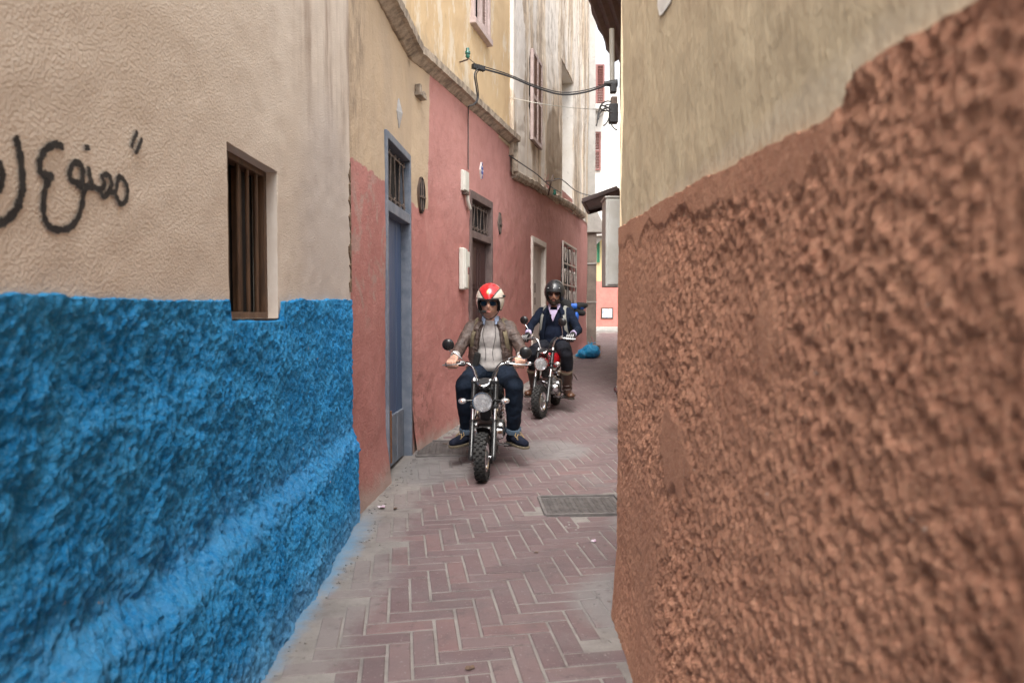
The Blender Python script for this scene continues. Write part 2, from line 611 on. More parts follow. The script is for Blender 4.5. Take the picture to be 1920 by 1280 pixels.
def m_ochre():
    n = Nodes('ochre_upper_plaster')
    v = n.coord('World')
    st = n.coord('World', (1.2, 1.2, .5), rot=(.35, 0, 0))
    col = n.mix(n.step(n.noise(st, 1.8, 6, .6), .35, .7), (.62, .46, .275), (.57, .415, .25))
    col = n.mix(n.math('MULTIPLY', n.step(n.noise(st, 3.2, 8, .72), .50, .60), .8), col, (.68, .60, .48))
    col = n.mix(n.math('MULTIPLY', n.step(n.noise(st, 7, 6, .7), .58, .72), .6), col, (.40, .28, .16))
    line = n.math('ADD', n.axis(v, 2), n.math('MULTIPLY', n.noise(v, 8, 5), .5))
    col = n.mix(n.math('MULTIPLY', n.math('SUBTRACT', 1.0, n.step(line, 4.0, 4.2)), .5), col, (.33, .27, .2))
    nrm = n.bump(n.noise(st, 22, 7, .65), .6, .014)
    return n.done(col, .85, 0, nrm, .25)

def m_cream():
    n = Nodes('stained_cream_plaster')
    v = n.coord('World')
    st = n.coord('World', (2.6, 2.6, .28), rot=(.12, 0, 0))
    col = n.mix(n.step(n.noise(v, 1.2, 5), .35, .65), (.72, .62, .50), (.66, .54, .41))
    col = n.mix(n.math('MULTIPLY', n.step(n.noise(st, 1.7, 8, .72), .45, .56), .85), col, (.33, .255, .195))
    white = n.math('MULTIPLY', n.step(n.noise(st, .9, 6, .6), .50, .55), .75)
    col = n.mix(white, col, (.78, .73, .67))
    spot = n.blob(v, (.85, 12.6, 4.2), (.8, 1.0, 1.15))
    col = n.mix(n.math('MULTIPLY', n.step(n.math('MULTIPLY', spot, n.math('ADD', n.noise(st, 4, 6, .7), .45)), .22, .30), .8), col, (.30, .225, .16))
    w2 = n.blob(v, (.02, 9.9, 5.2), (.5, .8, 1.3))
    col = n.mix(n.math('MULTIPLY', n.step(n.math('MULTIPLY', w2, n.math('ADD', n.noise(v, 5, 6, .7), .5)), .25, .30), .85), col, (.80, .76, .72))
    dark = n.math('MULTIPLY', n.step(n.noise(n.coord('World', (4, 4, .7)), 3, 7, .75), .5, .62), n.step(n.axis(v, 2), 4.9, 6.0))
    col = n.mix(n.math('MULTIPLY', dark, .6), col, (.27, .215, .175))
    nrm = n.bump(n.noise(st, 16, 8, .7), .7, .02)
    return n.done(col, .85, 0, nrm, .25)

def m_concrete(name, a, b, scale=6):
    n = Nodes(name)
    v = n.coord('World')
    col = n.mix(n.step(n.noise(v, scale, 7, .65), .35, .68), a, b)
    col = n.mix(n.math('MULTIPLY', n.step(n.noise(v, scale * 6, 5, .7), .55, .75), .5), col, tuple(x * .5 for x in b))
    nrm = n.bump(n.noise(v, 40, 7, .7), .6, .008)
    return n.done(col, .85, 0, nrm, .3)

def lane_stains(n, v, col):
    """cement smears, grime and the blue limewash dripped along the foot of the blue wall"""
    x, y = n.axis(v, 0), n.axis(v, 1)
    sm = n.step(n.noise(v, 1.1, 7, .62), .56, .70)
    col = n.mix(n.math('MULTIPLY', sm, .6), col, (.185, .172, .17))
    for c, r, k in (((.62, 3.0, 0), (.55, .55, 1), .8), ((.35, 6.2, 0), (.55, .55, 1), .75), ((-.62, 5.6, 0), (.5, .8, 1), .8), ((.85, 4.1, 0), (.4, .5, 1), .6)):
        b = n.math('MULTIPLY', n.blob(v, c, r), n.math('ADD', n.noise(v, 7, 6, .7), .5))
        col = n.mix(n.math('MULTIPLY', n.step(b, .22, .5), k), col, (.175, .165, .163))
    big = n.math('MULTIPLY', n.step(n.noise(v, 2.3, 7, .7), .48, .66), .4)
    col = n.mix(big, col, (.085, .07, .072))
    speck = n.math('MULTIPLY', n.step(n.noise(v, 70, 4, .75), .60, .68), .6)
    col = n.mix(speck, col, (.24, .215, .205))
    grime = n.math('MULTIPLY', n.step(n.noise(v, 13, 6, .7), .55, .70), .45)
    col = n.mix(grime, col, (.06, .05, .05))
    gum = n.step(n.vor(v, 3.1), .045, .025)
    col = n.mix(n.math('MULTIPLY', gum, .7), col, (.10, .07, .065))
    white = n.step(n.vor(n.coord('World', (1.3, 1, 1), (.4, .2, 0)), 2.3), .02, .012)
    col = n.mix(n.math('MULTIPLY', white, .7), col, (.55, .52, .5))
    side = n.math('ADD', n.math('MULTIPLY', x, -1.0), n.math('MULTIPLY', n.math('SUBTRACT', n.noise(v, 8, 6, .7), .5), .22))
    blue = n.math('MULTIPLY', n.step(side, .80, .93), n.math('SUBTRACT', 1.0, n.step(y, 3.6, 4.6)))
    col = n.mix(n.math('MULTIPLY', blue, .75), col, (.10, .25, .40))
    return col

def m_brick():
    n = Nodes('mauve_paver')
    v = n.coord('World')
    r = n.random()
    c = n.mix(n.step(r, .1, .9), (.125, .085, .088), (.155, .108, .108))
    c = n.mix(n.math('MULTIPLY', n.step(n.noise(v, 5, 6), .4, .7), .6), c, (.135, .105, .108))
    c = n.mix(n.math('MULTIPLY', n.step(r, .90, .97), .35), c, (.165, .085, .083))
    cem = n.math('ADD', n.math('MULTIPLY', n.axis(v, 0), -1.0), n.math('MULTIPLY', n.math('SUBTRACT', n.noise(v, 6, 6, .7), .5), .5))
    cem = n.math('MULTIPLY', n.step(cem, .52, .72), n.math('SUBTRACT', 1.0, n.step(n.axis(v, 1), 5.8, 6.4)))
    c = n.mix(n.math('MULTIPLY', cem, .75), c, (.20, .18, .172))
    c = lane_stains(n, v, c)
    nrm = n.bump(n.noise(v, 70, 6, .7), .5, .004)
    return n.done(c, n.math('ADD', .55, n.math('MULTIPLY', n.noise(v, 9, 4), .4)), 0, nrm, .35)

def m_mortar():
    n = Nodes('cement_joint')
    v = n.coord('World')
    c = n.mix(n.step(n.noise(v, 6, 7, .65), .35, .7), (.235, .215, .20), (.18, .163, .153))
    c = lane_stains(n, v, c)
    nrm = n.bump(n.noise(v, 60, 7, .7), .7, .006)
    return n.done(c, .9, 0, nrm, .2)

MAT = dict(
    roughcast=m_roughcast(), blue=m_blue(), brown=m_brown(), tan=m_beige_right(), pink=m_pinkwall(False), pinktan=m_pinkwall(True),
    ochre=m_ochre(), cream=m_cream(), brick=m_brick(), mortar=m_mortar(),
    cornice=m_concrete('weathered_cornice_plaster', (.46, .38, .30), (.19, .155, .125), 9),
    pillar=m_concrete('grey_brown_cement', (.30, .25, .215), (.20, .165, .145), 3),
    pale=m_concrete('pale_cement', (.50, .48, .45), (.40, .385, .365), 3),
    earth=m_concrete('packed_ground', (.3, .27, .24), (.22, .2, .18), 2),
    white_plaster=m_concrete('white_plaster', (.78, .75, .71), (.70, .66, .6), 2),
    yellow=m_concrete('pale_yellow_plaster', (.68, .54, .28), (.62, .50, .30), 2),
    farpink=m_concrete('salmon_plaster', (.62, .25, .21), (.55, .20, .17), 3),
    reveal_white=surf('whitewashed_reveal', (.66, .60, .54), (.60, .53, .47), 8, .85, bump=.3),
    bluedoor=surf('faded_blue_paint', (.045, .085, .185), (.075, .11, .19), 2.2, .5, bump=.3, bscale=30, stretch=(6, 6, .5), coords='World'),
    greyblue=surf('grey_blue_paint', (.185, .205, .245), (.12, .145, .19), 9, .6, bump=.35, bscale=50, coords='World'),
    browndoor=surf('dark_brown_door_paint', (.065, .032, .030), (.048, .025, .024), 6, .5, bump=.25, bscale=40, stretch=(5, 5, .6), coords='World'),
    brownframe=surf('dusty_brown_paint', (.16, .115, .105), (.11, .075, .07), 9, .65, bump=.3, coords='World'),
    whitedoor=surf('dirty_white_paint', (.60, .54, .50), (.52, .455, .42), 5, .6, bump=.25, bscale=40, stretch=(4, 4, .6), coords='World'),
    iron=surf('rusty_iron', (.16, .12, .10), (.10, .075, .065), 30, .7, .3, bump=.4, bscale=120),
    rust=surf('rust', (.30, .13, .05), (.2, .08, .035), 30, .8, .2, bump=.4),
    darkwood=surf('dark_weathered_wood', (.12, .065, .036), (.065, .036, .022), 10, .6, bump=.4, bscale=30, stretch=(5, 5, .6)),
    dark=surf('dark_interior', (.012, .011, .012), (.02, .018, .018), 3, .8, bump=0),
    cable=surf('black_rubber_cable', (.018, .018, .02), (.03, .03, .032), 30, .55, bump=.2),
    plastic=surf('aged_white_plastic', (.62, .62, .56), (.56, .55, .49), 5, .5, bump=.1),
    greymetal=surf('grey_painted_steel', (.50, .51, .49), (.43, .43, .40), 4, .5, bump=.15, coords='World'),
    shutter=surf('pinkish_shutter_paint', (.52, .42, .40), (.44, .34, .32), 12, .7, bump=.3, coords='World'),
    redshutter=surf('red_shutter_paint', (.24, .10, .088), (.20, .085, .075), 8, .6, bump=.2),
    greenshutter=surf('green_shutter_paint', (.05, .25, .13), (.04, .2, .11), 8, .6, bump=.2),
    roofmetal=surf('brown_roof_sheet', (.115, .06, .055), (.085, .045, .042), 8, .6, bump=.25, bscale=25),
    awning=surf('dark_brown_awning_sheet', (.075, .05, .048), (.055, .038, .037), 6, .5, bump=.15),
    glassgreen=surf('green_insulator_glass', (.02, .16, .11), (.015, .10, .08), 8, .12, bump=0, spec=.6),
    tilegrey=surf('grey_marble_tile', (.42, .42, .43), (.33, .32, .32), 9, .35, bump=.1),
    tileblue=surf('blue_glazed_tile', (.06, .09, .30), (.05, .08, .25), 12, .2, bump=0),
    tilewhite=surf('white_glazed_tile', (.72, .70, .68), (.66, .63, .61), 12, .25, bump=0),
    castiron=surf('worn_cast_iron', (.17, .155, .15), (.12, .11, .108), 14, .65, .2, bump=.4, bscale=60, coords='World'),
)

# ================================================================== ground and paving
def ground_sheet(name, xs, ys, dz, mat, wob=0.0, seed=0):
    X, Y = np.meshgrid(np.array(xs), np.array(ys), indexing='ij')
    Z = np.interp(Y, _ZY, _ZZ) + dz + wob * fbm(X * 3, Y * 3, 4, seed)
    o = link(name, grid_mesh(name, X, Y, Z), mat)
    o['kind'] = 'structure'
    return o
ground_sheet('ground', np.linspace(-60, 60, 25), np.concatenate([np.arange(-40, 0, 4), np.arange(0, 26, .5), np.arange(26, 91, 4)]), -.02, MAT['earth'])
pavement = ground_sheet('pavement', np.arange(-1.15, 4.4, .05), np.arange(-3, 24.6, .05), .0, MAT['mortar'], .0015, 3)

BW, BL = .093, .279
_yaw = R(9.3)
def brick_mesh(name, jx, jy):
    w, l, h, c = BW - jx, BL - jy, .03, .0035
    mb = MB()
    vs, x, y = [], l / 2, w / 2
    for (ins, z) in ((0, -h), (0, -c), (c, 0)):
        vs += [(-x + ins, -y + ins, z), (x - ins, -y + ins, z), (x - ins, y - ins, z), (-x + ins, y - ins, z)]
    fs = [(8, 9, 10, 11)]
    for k in (0, 4):
        fs += [(k + i, k + (i + 1) % 4, k + 4 + (i + 1) % 4, k + 4 + i) for i in range(4)]
    mb.add(vs, fs)
    me = mb.mesh(name)
    me.materials.append(MAT['brick'])
    return me
_meshes = {False: [brick_mesh('brick', .010 + .002 * k, .010) for k in range(3)], True: [brick_mesh('brick', .010 + .002 * k, .008) for k in range(3)]}
LEFT_EDGE = ([-3, 1.5, 4.2, 4.6, 6.2, 7.5, 17, 30], [-.77, -.77, -.75, -.74, -.66, -.34, 2.05, 4.0])
RIGHT_EDGE = ([-3, 2.8, 3.05, 3.4, 8, 24], [.40, .40, .5, 1.6, 1.6, 4.3])
COVERS = [(.20, .74, 4.30, 4.74), (-.86, -.36, 5.95, 6.5)]       # iron covers let into the paving
spots, done_b = [], set()
ca, sa = math.cos(_yaw), math.sin(_yaw)
K = 3
for i in range(-70, 140):
    for j in range(-60, 300):
        t = (i - j) % (2 * K)
        if t == 0:
            c = ((i + K / 2) * BW, (j + .5) * BW); vert = False
        elif t == 2 * K - 1:
            c = ((i + .5) * BW, (j + K / 2) * BW); vert = True
        else:
            continue
        x, y = c[0] * ca - c[1] * sa, c[0] * sa + c[1] * ca
        y += .8
        if not (1.2 < y < 23):
            continue
        if not (np.interp(y, *LEFT_EDGE) + .05 * math.sin(y * 9) < x < np.interp(y, *RIGHT_EDGE)):
            continue
        if any(a - .0 < x < b + .0 and cc - .01 < y < d + .01 for a, b, cc, d in COVERS):
            continue
        if random.random() < .0:
            continue
        spots.append((y, x, vert))
spots.sort()
seen = [q for q in spots if q[0] > 2.1 and abs(q[1]) < .76 * q[0]]
near = set(seen[:300])
rest = MB()
for (y, x, vert) in spots:
    slope = (zg(y + .1) - zg(y - .1)) / .2
    rz = _yaw + (math.pi / 2 if vert else 0) + random.gauss(0, .006)
    M = Matrix.Translation((x, y, zg(y) + .0042 + random.gauss(0, .0007))) @ Matrix.Rotation(math.atan(slope) + random.gauss(0, .004), 4, 'X') @ Matrix.Rotation(random.gauss(0, .004), 4, 'Y') @ Matrix.Rotation(rz, 4, 'Z')
    me = random.choice(_meshes[vert])
    if (y, x, vert) in near:
        b = bpy.data.objects.new('brick', me)
        COL.objects.link(b)
        b.parent = pavement
        b.matrix_world = M
    else:
        rest.add([M @ v.co for v in me.vertices], [tuple(p.vertices) for p in me.polygons])
ro = rest.build('distant_bricks', MAT['brick'], pavement)
ro['kind'] = 'stuff'

def cover(name, x0, x1, y0, y1, label):
    """iron cover let into the paving with a raised zigzag tread"""
    cx, cy = (x0 + x1) / 2, (y0 + y1) / 2
    t = thing(name, label, 'manhole cover', (cx, cy, zg(cy) + .006), (math.atan((zg(cy + .2) - zg(cy - .2)) / .4), 0, R(4)))
    w, d = x1 - x0, y1 - y0
    fr = MB()
    for (c, s) in (((0, -d / 2, 0), (w, .02, .03)), ((0, d / 2, 0), (w, .02, .03)), ((-w / 2, 0, 0), (.02, d - .02, .03)), ((w / 2, 0, 0), (.02, d - .02, .03))):
        fr.box(c, s)
    fr.build('frame', MAT['castiron'], t, bev=.003)
    MB().box((0, 0, -.008), (w - .026, d - .026, .02)).build('plate', MAT['castiron'], t)
    tr = MB()
    rows, cols = int(d / .032), int(w / .032)
    for a in range(rows):
        yy = -d / 2 + .028 + a * (d - .05) / rows
        for b in range(cols):
            xx = -w / 2 + .03 + b * (w - .05) / cols
            tr.box((xx, yy, .0045), (.034, .011, .006), Matrix.Rotation(R(38 if b % 2 else -38), 3, 'Z'))
    o = tr.build('tread', MAT['castiron'], t)
    o['kind'] = 'stuff'
    return t
cover('manhole_cover', *COVERS[0], 'rusty rectangular iron cover with zigzag tread beside the brown wall')
cover('manhole_cover', *COVERS[1], 'worn iron drain cover by the foot of the pink wall')

# ================================================================== the blue and beige house
W0 = Wall((-1.0, -3), (-1.0, 4.23))
house = thing('plaster_house', 'beige roughcast house with bright blue lower wall, black graffiti and small barred window', 'house', (-1.6, 1, 0))
def keepw(o):
    o.matrix_parent_inverse = o.parent.matrix_world.inverted()
    return o
# (houses are empties whose children carry world coordinates, so their roots are moved back by a parent inverse)
bpy.context.view_layer.update()
WIN = (5.42, 5.935, 1.262, 1.888)
up = wall_panel('upper_wall', W0, 0, 7.23, 1.235, 3.5, MAT['roughcast'], house, [WIN], .025, .012, .9, 4, reveal=.02, fine=.004, disp=lambda S, Z: -.04 * np.clip((1.29 - Z) / .05, 0, 1))
keepw(up)
def zb_blue(y):
    z = np.interp(y, [-3, 1.3, 2.4, 4.23], [1.315, 1.322, 1.33, 1.375])
    z = z + .012 * fbm(y * 5, y * 0 + .3, 4, 2) + .01 * fbm(y * 30, y * 0 + 1.3, 3, 5)
    return np.where((y > 2.40) & (y < 2.955), 1.258 + .006 * fbm(y * 30, y * 0, 3, 1), z)
def blue_off(y, z):
    wx = y + .012 * fbm(y * 20, z * 20, 3, 4)
    r = (.45 - worley(wx / .036, z / .044, 1)) * .006 + (.45 - worley(wx / .017, z / .019, 7)) * .0045
    r = r - .009 * np.abs(fbm(y * 24 + z * 5, z * 19, 3, 3)) + np.interp(y, [1.5, 3.5], [.020, .009]) * fbm(y * 11 + z * 2, z * 9, 3, 33) + .009 * fbm(y * 58, z * 50, 3, 17) + .018 * fbm(y * 4.2, z * 4.2, 3, 8)
    lowf = np.clip((.565 + .035 * fbm(y * 4, y * 0, 3, 6) + .03 * fbm(y * 22, z * 22, 3, 16) - z + .005) / .115, 0, 1)
    lowf = lowf * lowf * (3 - 2 * lowf)
    top = np.clip((zb_blue(y) - z) / .05, 0, 1)
    return .014 + r * (.35 + .65 * top) + np.interp(y, [2.2, 4.2], [.060, .028]) * lowf + np.interp(y, [2.2, 4.2], [.060, .012]) * np.clip((.52 - z) / .52, 0, 1) ** 1.2
ys = np.concatenate([np.arange(-3, .9, .08), np.arange(.9, 4.2301, .0062), [4.235, 4.24, 4.245]])
vs = np.linspace(0, 1, 214)
YY, VV = np.meshgrid(ys, vs, indexing='ij')
ZZ = -.03 + VV * (zb_blue(YY) + .03)
OO = blue_off(YY, ZZ)
OO[:, -1] = -.012
OO[-1, :] = -.3
OO[-2, :] -= .02
lo = link('lower_wall', grid_mesh('lower_wall', -1.0 + OO, YY, ZZ, smooth=False), MAT['blue'], house)
keepw(lo)
# end of the near house, seen from up the lane, and its body
keepw(MB().box((-1.32, 4.225, 1.75), (.62, .01, 3.5)).build('end_wall', MAT['roughcast'], house))
keepw(MB().box((-3.4, .6, 1.73), (4.2, 7.2, 3.46)).build('house_body', MAT['roughcast'], house))
rr = random.Random(3)
ol = [(0.0, 1.42)]
lft = []
z = 1.42
while z < 2.22:
    lft.append((-(rr.uniform(.012, .05) if rr.random() < .75 else .004), z))
    z += rr.uniform(.012, .04)
ol += [(0.0, 2.22)] + lft[::-1]
bk = MB().prism(ol, -.03, .009)
_Mb = Matrix(((0, 1, 0, -1.0), (1, 0, 0, 4.236), (0, 0, 1, 0), (0, 0, 0, 1)))
bk.v = [tuple(_Mb @ Vector(p)) for p in bk.v]
keepw(bk.build('broken_plaster_edge', surf('exposed_brown_earth_plaster', (.22, .15, .10), (.13, .09, .06), 40, .95, bump=.9, bscale=60, bdist=.02), house))
def up_off(s, z):
    return .012 * fbm(np.array(s) * .9, np.array(z) * .9, 4, 4) + .004 * fbm(np.array(s) * 14, np.array(z) * 14, 3, 13)
# barred window in its whitewashed recess
wf = MB()
a, b, c, d = WIN
y0, y1 = a - 3, b - 3
rec = .115
e = .004
x_n, x_f = -1 + float(up_off(WIN[0], 1.5)) - .004, -1 + float(up_off(WIN[1], 1.5)) + .001
wf.add([(x_n, y0 + e, c + e), (x_f, y1 - e, c + e), (x_f, y1 - e, d - e), (x_n, y0 + e, d - e), (-1 - rec, y0 + e, c + e), (-1 - rec, y1 - e, c + e), (-1 - rec, y1 - e, d - e), (-1 - rec, y0 + e, d - e)],
       [(0, 4, 5, 1), (1, 5, 6, 2), (2, 6, 7, 3), (3, 7, 4, 0)])
win = keepw(wf.build('window', MAT['reveal_white'], house))
def wpart(mb, name, mat, bev=None, smooth=False):
    o = mb.build(name, mat, win, smooth, bev=bev)
    return o
fr = MB()
X = -1.072
for (cc, s) in (((X, y1 - .014, (c + d) / 2), (.05, .028, d - c)), ((X, y0 + .014, (c + d) / 2), (.05, .028, d - c)), ((X, (y0 + y1) / 2, d - .014), (.05, y1 - y0 - .056, .028)), ((X, (y0 + y1) / 2, c + .014), (.06, y1 - y0 - .056, .03))):
    fr.box(cc, s)
wpart(fr, 'frame', MAT['darkwood'], .003)
wpart(MB().box((-1.112, (y0 + y1) / 2, (c + d) / 2), (.006, y1 - y0 - .01, d - c - .01)), 'pane', MAT['dark'])
wpart(MB().box((-1.09, y0 + .30, (c + d) / 2), (.02, .05, d - c - .06)), 'casement', MAT['darkwood'])
for k, yy in enumerate((.13, .235, .33, .425)):
    wpart(MB().tube([(X + .012, y0 + yy, c + .02), (X + .012, y0 + yy, d - .02)], .0085, 8), 'bar', MAT['darkwood'], None, True)

# graffiti: sprayed strokes measured off the wall, lying on its relief
def m_spray():
    n = Nodes('black_spray_paint')
    at_ = n.nt.nodes.new('ShaderNodeAttribute'); at_.attribute_name = 'edge'
    v = n.coord('World')
    f = n.math('ADD', at_.outputs['Fac'], n.math('MULTIPLY', n.math('SUBTRACT', n.noise(v, 170, 4, .7), .5), 1.3))
    f = n.math('ADD', f, n.math('MULTIPLY', n.math('SUBTRACT', n.noise(v, 30, 3, .6), .5), .35))
    al = n.step(f, .26, .34)
    n.put(al, n.b.inputs['Alpha'])
    return n.done((.022, .022, .026), .6, 0, None, .3)
STROKES = [  # (pixels of the photograph, brush half width in metres)
    ([(28, 253), (38, 300), (41, 345), (33, 385), (14, 412), (-14, 424)], .0105),
    ([(-6, 300), (2, 330), (-4, 362)], .010),
    ([(118, 276), (100, 271), (82, 282), (72, 305), (76, 326), (94, 330), (84, 350), (79, 385), (84, 415), (98, 429), (122, 429), (142, 414), (153, 385), (156, 350), (147, 345), (131, 335), (131, 316), (140, 305), (152, 313), (153, 338), (146, 348), (160, 350), (171, 348), (167, 330), (165, 312)], .0095),
    ([(171, 348), (186, 355), (194, 345), (190, 332), (200, 328), (207, 343), (201, 362), (192, 368), (186, 355)], .0085),
    ([(201, 358), (214, 360), (218, 340), (222, 332), (232, 340), (237, 358), (234, 376), (224, 382), (216, 368), (214, 356)], .0085),
    ([(161, 271), (163, 283)], .013),
    ([(256, 246), (247, 266), (243, 277)], .0075),
    ([(264, 259), (257, 276), (250, 289)], .0075),
]
m_sp = m_spray()
for si, (pts, hw) in enumerate(STROKES):
    gv, gf, ge = [], [], []
    sz = [Vector((*W0.px(u, v), 0)) for u, v in pts]
    cur = bez(sz, 10)
    m = 9
    base = len(gv)
    for i, p in enumerate(cur):
        t = (cur[min(i + 1, len(cur) - 1)] - cur[max(i - 1, 0)]).normalized()
        nn = Vector((-t.y, t.x, 0))
        w = hw * (1.0 + .12 * math.sin(i * .9)) * 1.25
        endf = min(1.0, .45 + .3 * min(i, len(cur) - 1 - i))
        for k in range(m):
            q = (k / (m - 1) * 2 - 1)
            pp = p + nn * (w * q)
            gv.append(tuple(W0.pt(pp.x, pp.y, float(up_off(pp.x, pp.y)) + .0035 + .0004 * si)))
            ge.append((1 - abs(q)) * endf)
    for i in range(len(cur) - 1):
        for k in range(m - 1):
            gf.append((base + i * m + k, base + i * m + k + 1, base + (i + 1) * m + k + 1, base + (i + 1) * m + k))
    gm = bpy.data.meshes.new('graffiti_stroke')
    gm.from_pydata(gv, [], gf)
    gm.attributes.new('edge', 'FLOAT', 'POINT').data.foreach_set('value', ge)
    keepw(link('graffiti_stroke', gm, m_sp, house))

# ================================================================== the brown and tan house on the right
class Lane:
    """a curved wall line given by plan points; off is to the left of its direction"""
    def __init__(s, pts):
        s.P = np.array(pts, float)
        d = np.diff(s.P, axis=0)
        s.L = np.concatenate([[0], np.cumsum(np.hypot(d[:, 0], d[:, 1]))])
        T = np.gradient(s.P, s.L, axis=0)
        T /= np.hypot(T[:, 0], T[:, 1])[:, None]
        s.N = np.stack([-T[:, 1], T[:, 0]], -1)
    def xy(s, a, off):
        x = np.interp(a, s.L, s.P[:, 0]) + off * np.interp(a, s.L, s.N[:, 0])
        y = np.interp(a, s.L, s.P[:, 1]) + off * np.interp(a, s.L, s.N[:, 1])
        return x, y
RC, RX, RY = .17, .452, 2.82
pl = [(RX, y) for y in np.arange(-3, RY, .1)] + [(RX + RC - RC * math.cos(q), RY + RC * math.sin(q)) for q in np.linspace(0, math.pi / 2, 12)] + [(x, RY + RC) for x in np.arange(RX + RC + .1, 3.5, .2)]
LR = Lane(pl)
SC = RY + 3
rhouse = thing('plaster_house', 'tan house with rough brown render on its lower wall and rounded corner', 'house', (2, 0, 0))
bpy.context.view_layer.update()
def zb_brown(s):
    y = s - 3
    z = np.interp(y, [-3, .55, .86, .90, .95, 1.6, 2.8, 4.5], [1.60, 1.592, 1.597, 1.59, 1.560, 1.60, 1.645, 1.66])
    return z + .010 * fbm(s * 6, s * 0, 4, 12) + .006 * fbm(s * 40, s * 0, 2, 15)
ss = np.concatenate([np.arange(0, 3.2, .06), np.arange(3.2, SC + .35, .006), np.arange(SC + .4, LR.L[-1], .06)])
vs = np.linspace(0, 1, 266)
S, V = np.meshgrid(ss, vs, indexing='ij')
Z = -.03 + V * (zb_brown(S) + .03)
drip = .35 * fbm(S * 10, Z * 10, 2, 31)
r = (.42 - worley(S / .024 + Z * 9 + 2 * drip, Z / .036, 21)) * .0045 + (.42 - worley(S / .012 + Z * 12 + 2 * drip, Z / .017, 27)) * .0055
r = r - .011 * np.abs(fbm(S * 34 + Z * 16, Z * 20, 4, 23)) + .011 * fbm(S * 72, Z * 56, 3, 29) + .016 * fbm(S * 3.4, Z * 3, 4, 28)
r = r * .72 * (.35 + 1.3 * np.clip(.5 + 1.2 * fbm(S * 2.3, Z * 2.3, 2, 35), 0, 1))
smear = np.clip((Z - (zb_brown(S) - .075 + .09 * fbm(S * 5, Z * 3, 3, 44))) / .02, 0, 1) * np.clip((S - 3.93) / .03, 0, 1)
smear = np.maximum(smear, np.clip((fbm(S * 3.1, Z * 2.2, 3, 51) - .38) * 14, 0, 1))
r = r * (1 - .86 * smear) + .0035 * smear
r = r * (1 - .55 * np.clip((S - (SC - .5)) / .4, 0, 1))
off = .012 + r + .02 * np.clip((.3 - Z) / .3, 0, 1)
off[:, -1] = -.012
X, Y = LR.xy(S, off)
keepw(link('lower_wall', grid_mesh('lower_wall', X, Y, Z, flip=True, smooth=False), MAT['brown'], rhouse))
ss = np.concatenate([np.arange(0, 3.2, .06), np.arange(3.2, SC + .35, .02), np.arange(SC + .4, LR.L[-1], .06)])
zs = np.arange(1.45, 3.62, .02)
S, Z = np.meshgrid(ss, zs, indexing='ij')
X, Y = LR.xy(S, .012 * fbm(S * 2, Z * 1.4, 4, 61) + .004 * fbm(S * 16, Z * 9, 4, 63))
keepw(link('upper_wall', grid_mesh('upper_wall', X, Y, Z, flip=True), MAT['tan'], rhouse))
keepw(MB().box((RX + 1.65, -.1, 1.79), (3.0, 5.7, 3.58)).build('house_body', MAT['tan'], rhouse))

WRP = Wall((.452, -3), (.452, 3)); WRP.n = Vector((-1, 0))
_pp = [WRP.px(u, v) for u, v in ((1234, -40), (1262, -40), (1256, 4), (1240, 27), (1236, 30), (1233, 12))]
_pv = []
for s_, z_ in _pp:
    x_, y_ = LR.xy(np.array(s_), .012 * fbm(np.array(s_) * 2, np.array(z_) * 1.4, 4, 61) + .004 * fbm(np.array(s_) * 16, np.array(z_) * 9, 4, 63) + .004)
    _pv.append((float(x_), float(y_), z_))
keepw(MB().add(_pv, [tuple(range(6))]).build('paint_patch', MAT['white_plaster'], rhouse))['label'] = 'splash of white paint'

# ================================================================== the terrace on the left
W1 = Wall((-1.02, 4.2), (-.90, 6.15))
W2 = Wall((-.90, 6.15), (1.88, 17.2))
def root_house(name, label, loc):
    h = thing(name, label, 'house', loc)
    bpy.context.view_layer.update()
    return h
hA = root_house('terrace_house', 'tan over pink limewashed house front with narrow tall blue plank door', (-1.4, 5.2, 0))
hB = root_house('terrace_house', 'pink limewashed house with brown door, white door and stained cream upper floor', (-.2, 11, .25))
kids = []
def P(mb, name, mat, parent, smooth=False, bev=None):
    """a direct child of a house, built in world coordinates"""
    o = keepw(mb.build(name, mat, parent, smooth, bev=bev))
    return o
def sub(mb, name, mat, parent, smooth=False, bev=None, M=None):
    return mb.build(name, mat, parent, smooth, M=M, bev=bev)

# --- doors -------------------------------------------------------------------------
def scroll(mb, M, x, z0, z1, lean, r, flip):
    """one wrought bar with a curl at each end"""
    pts = []
    for k in range(9):
        q = k / 8 * 1.6 * math.pi
        rr_ = r * (1 - .06 * k)
        pts.append((x + flip * (rr_ - rr_ * math.cos(math.pi - q)) - flip * r * 2 + lean / 2, .0, z1 - r + rr_ * math.sin(math.pi - q) * -1))
    pts = [Vector(p) for p in pts][::-1]
    body = [Vector((x + lean * (t - .5), 0, z0 + r + (z1 - z0 - 2 * r) * t)) for t in (1, .75, .5, .25, 0)]
    low = []
    for k in range(1, 9):
        q = k / 8 * 1.6 * math.pi
        low.append(Vector((x - lean / 2 + flip * (r - r * math.cos(q)), 0, z0 + r - r * math.sin(q))))
    mb.tube([M @ p for p in pts + body + low], .0075, 6)

def transom(door, M, w, z0, z1, n, m_iron):
    g = MB()
    sub(MB().box((w / 2, -.085, (z0 + z1) / 2), (w - .02, .006, z1 - z0 - .01)), 'pane', MAT['dark'], door, M=M)
    for k in range(n):
        b = MB()
        x = w * (k + .5) / n
        scroll(b, Matrix.Translation((0, -.02, 0)), x, z0 + .02, z1 - .02, .05 * (1 if k % 2 else -1), .026, 1 if k % 2 else -1)
        sub(b, 'grille_bar', m_iron, door, True, M=M)
    for zz in (z0 + .05, z1 - .06):
        sub(MB().box((w / 2, -.02, zz), (w - .02, .008, .012)), 'grille_rail', m_iron, door, M=M)

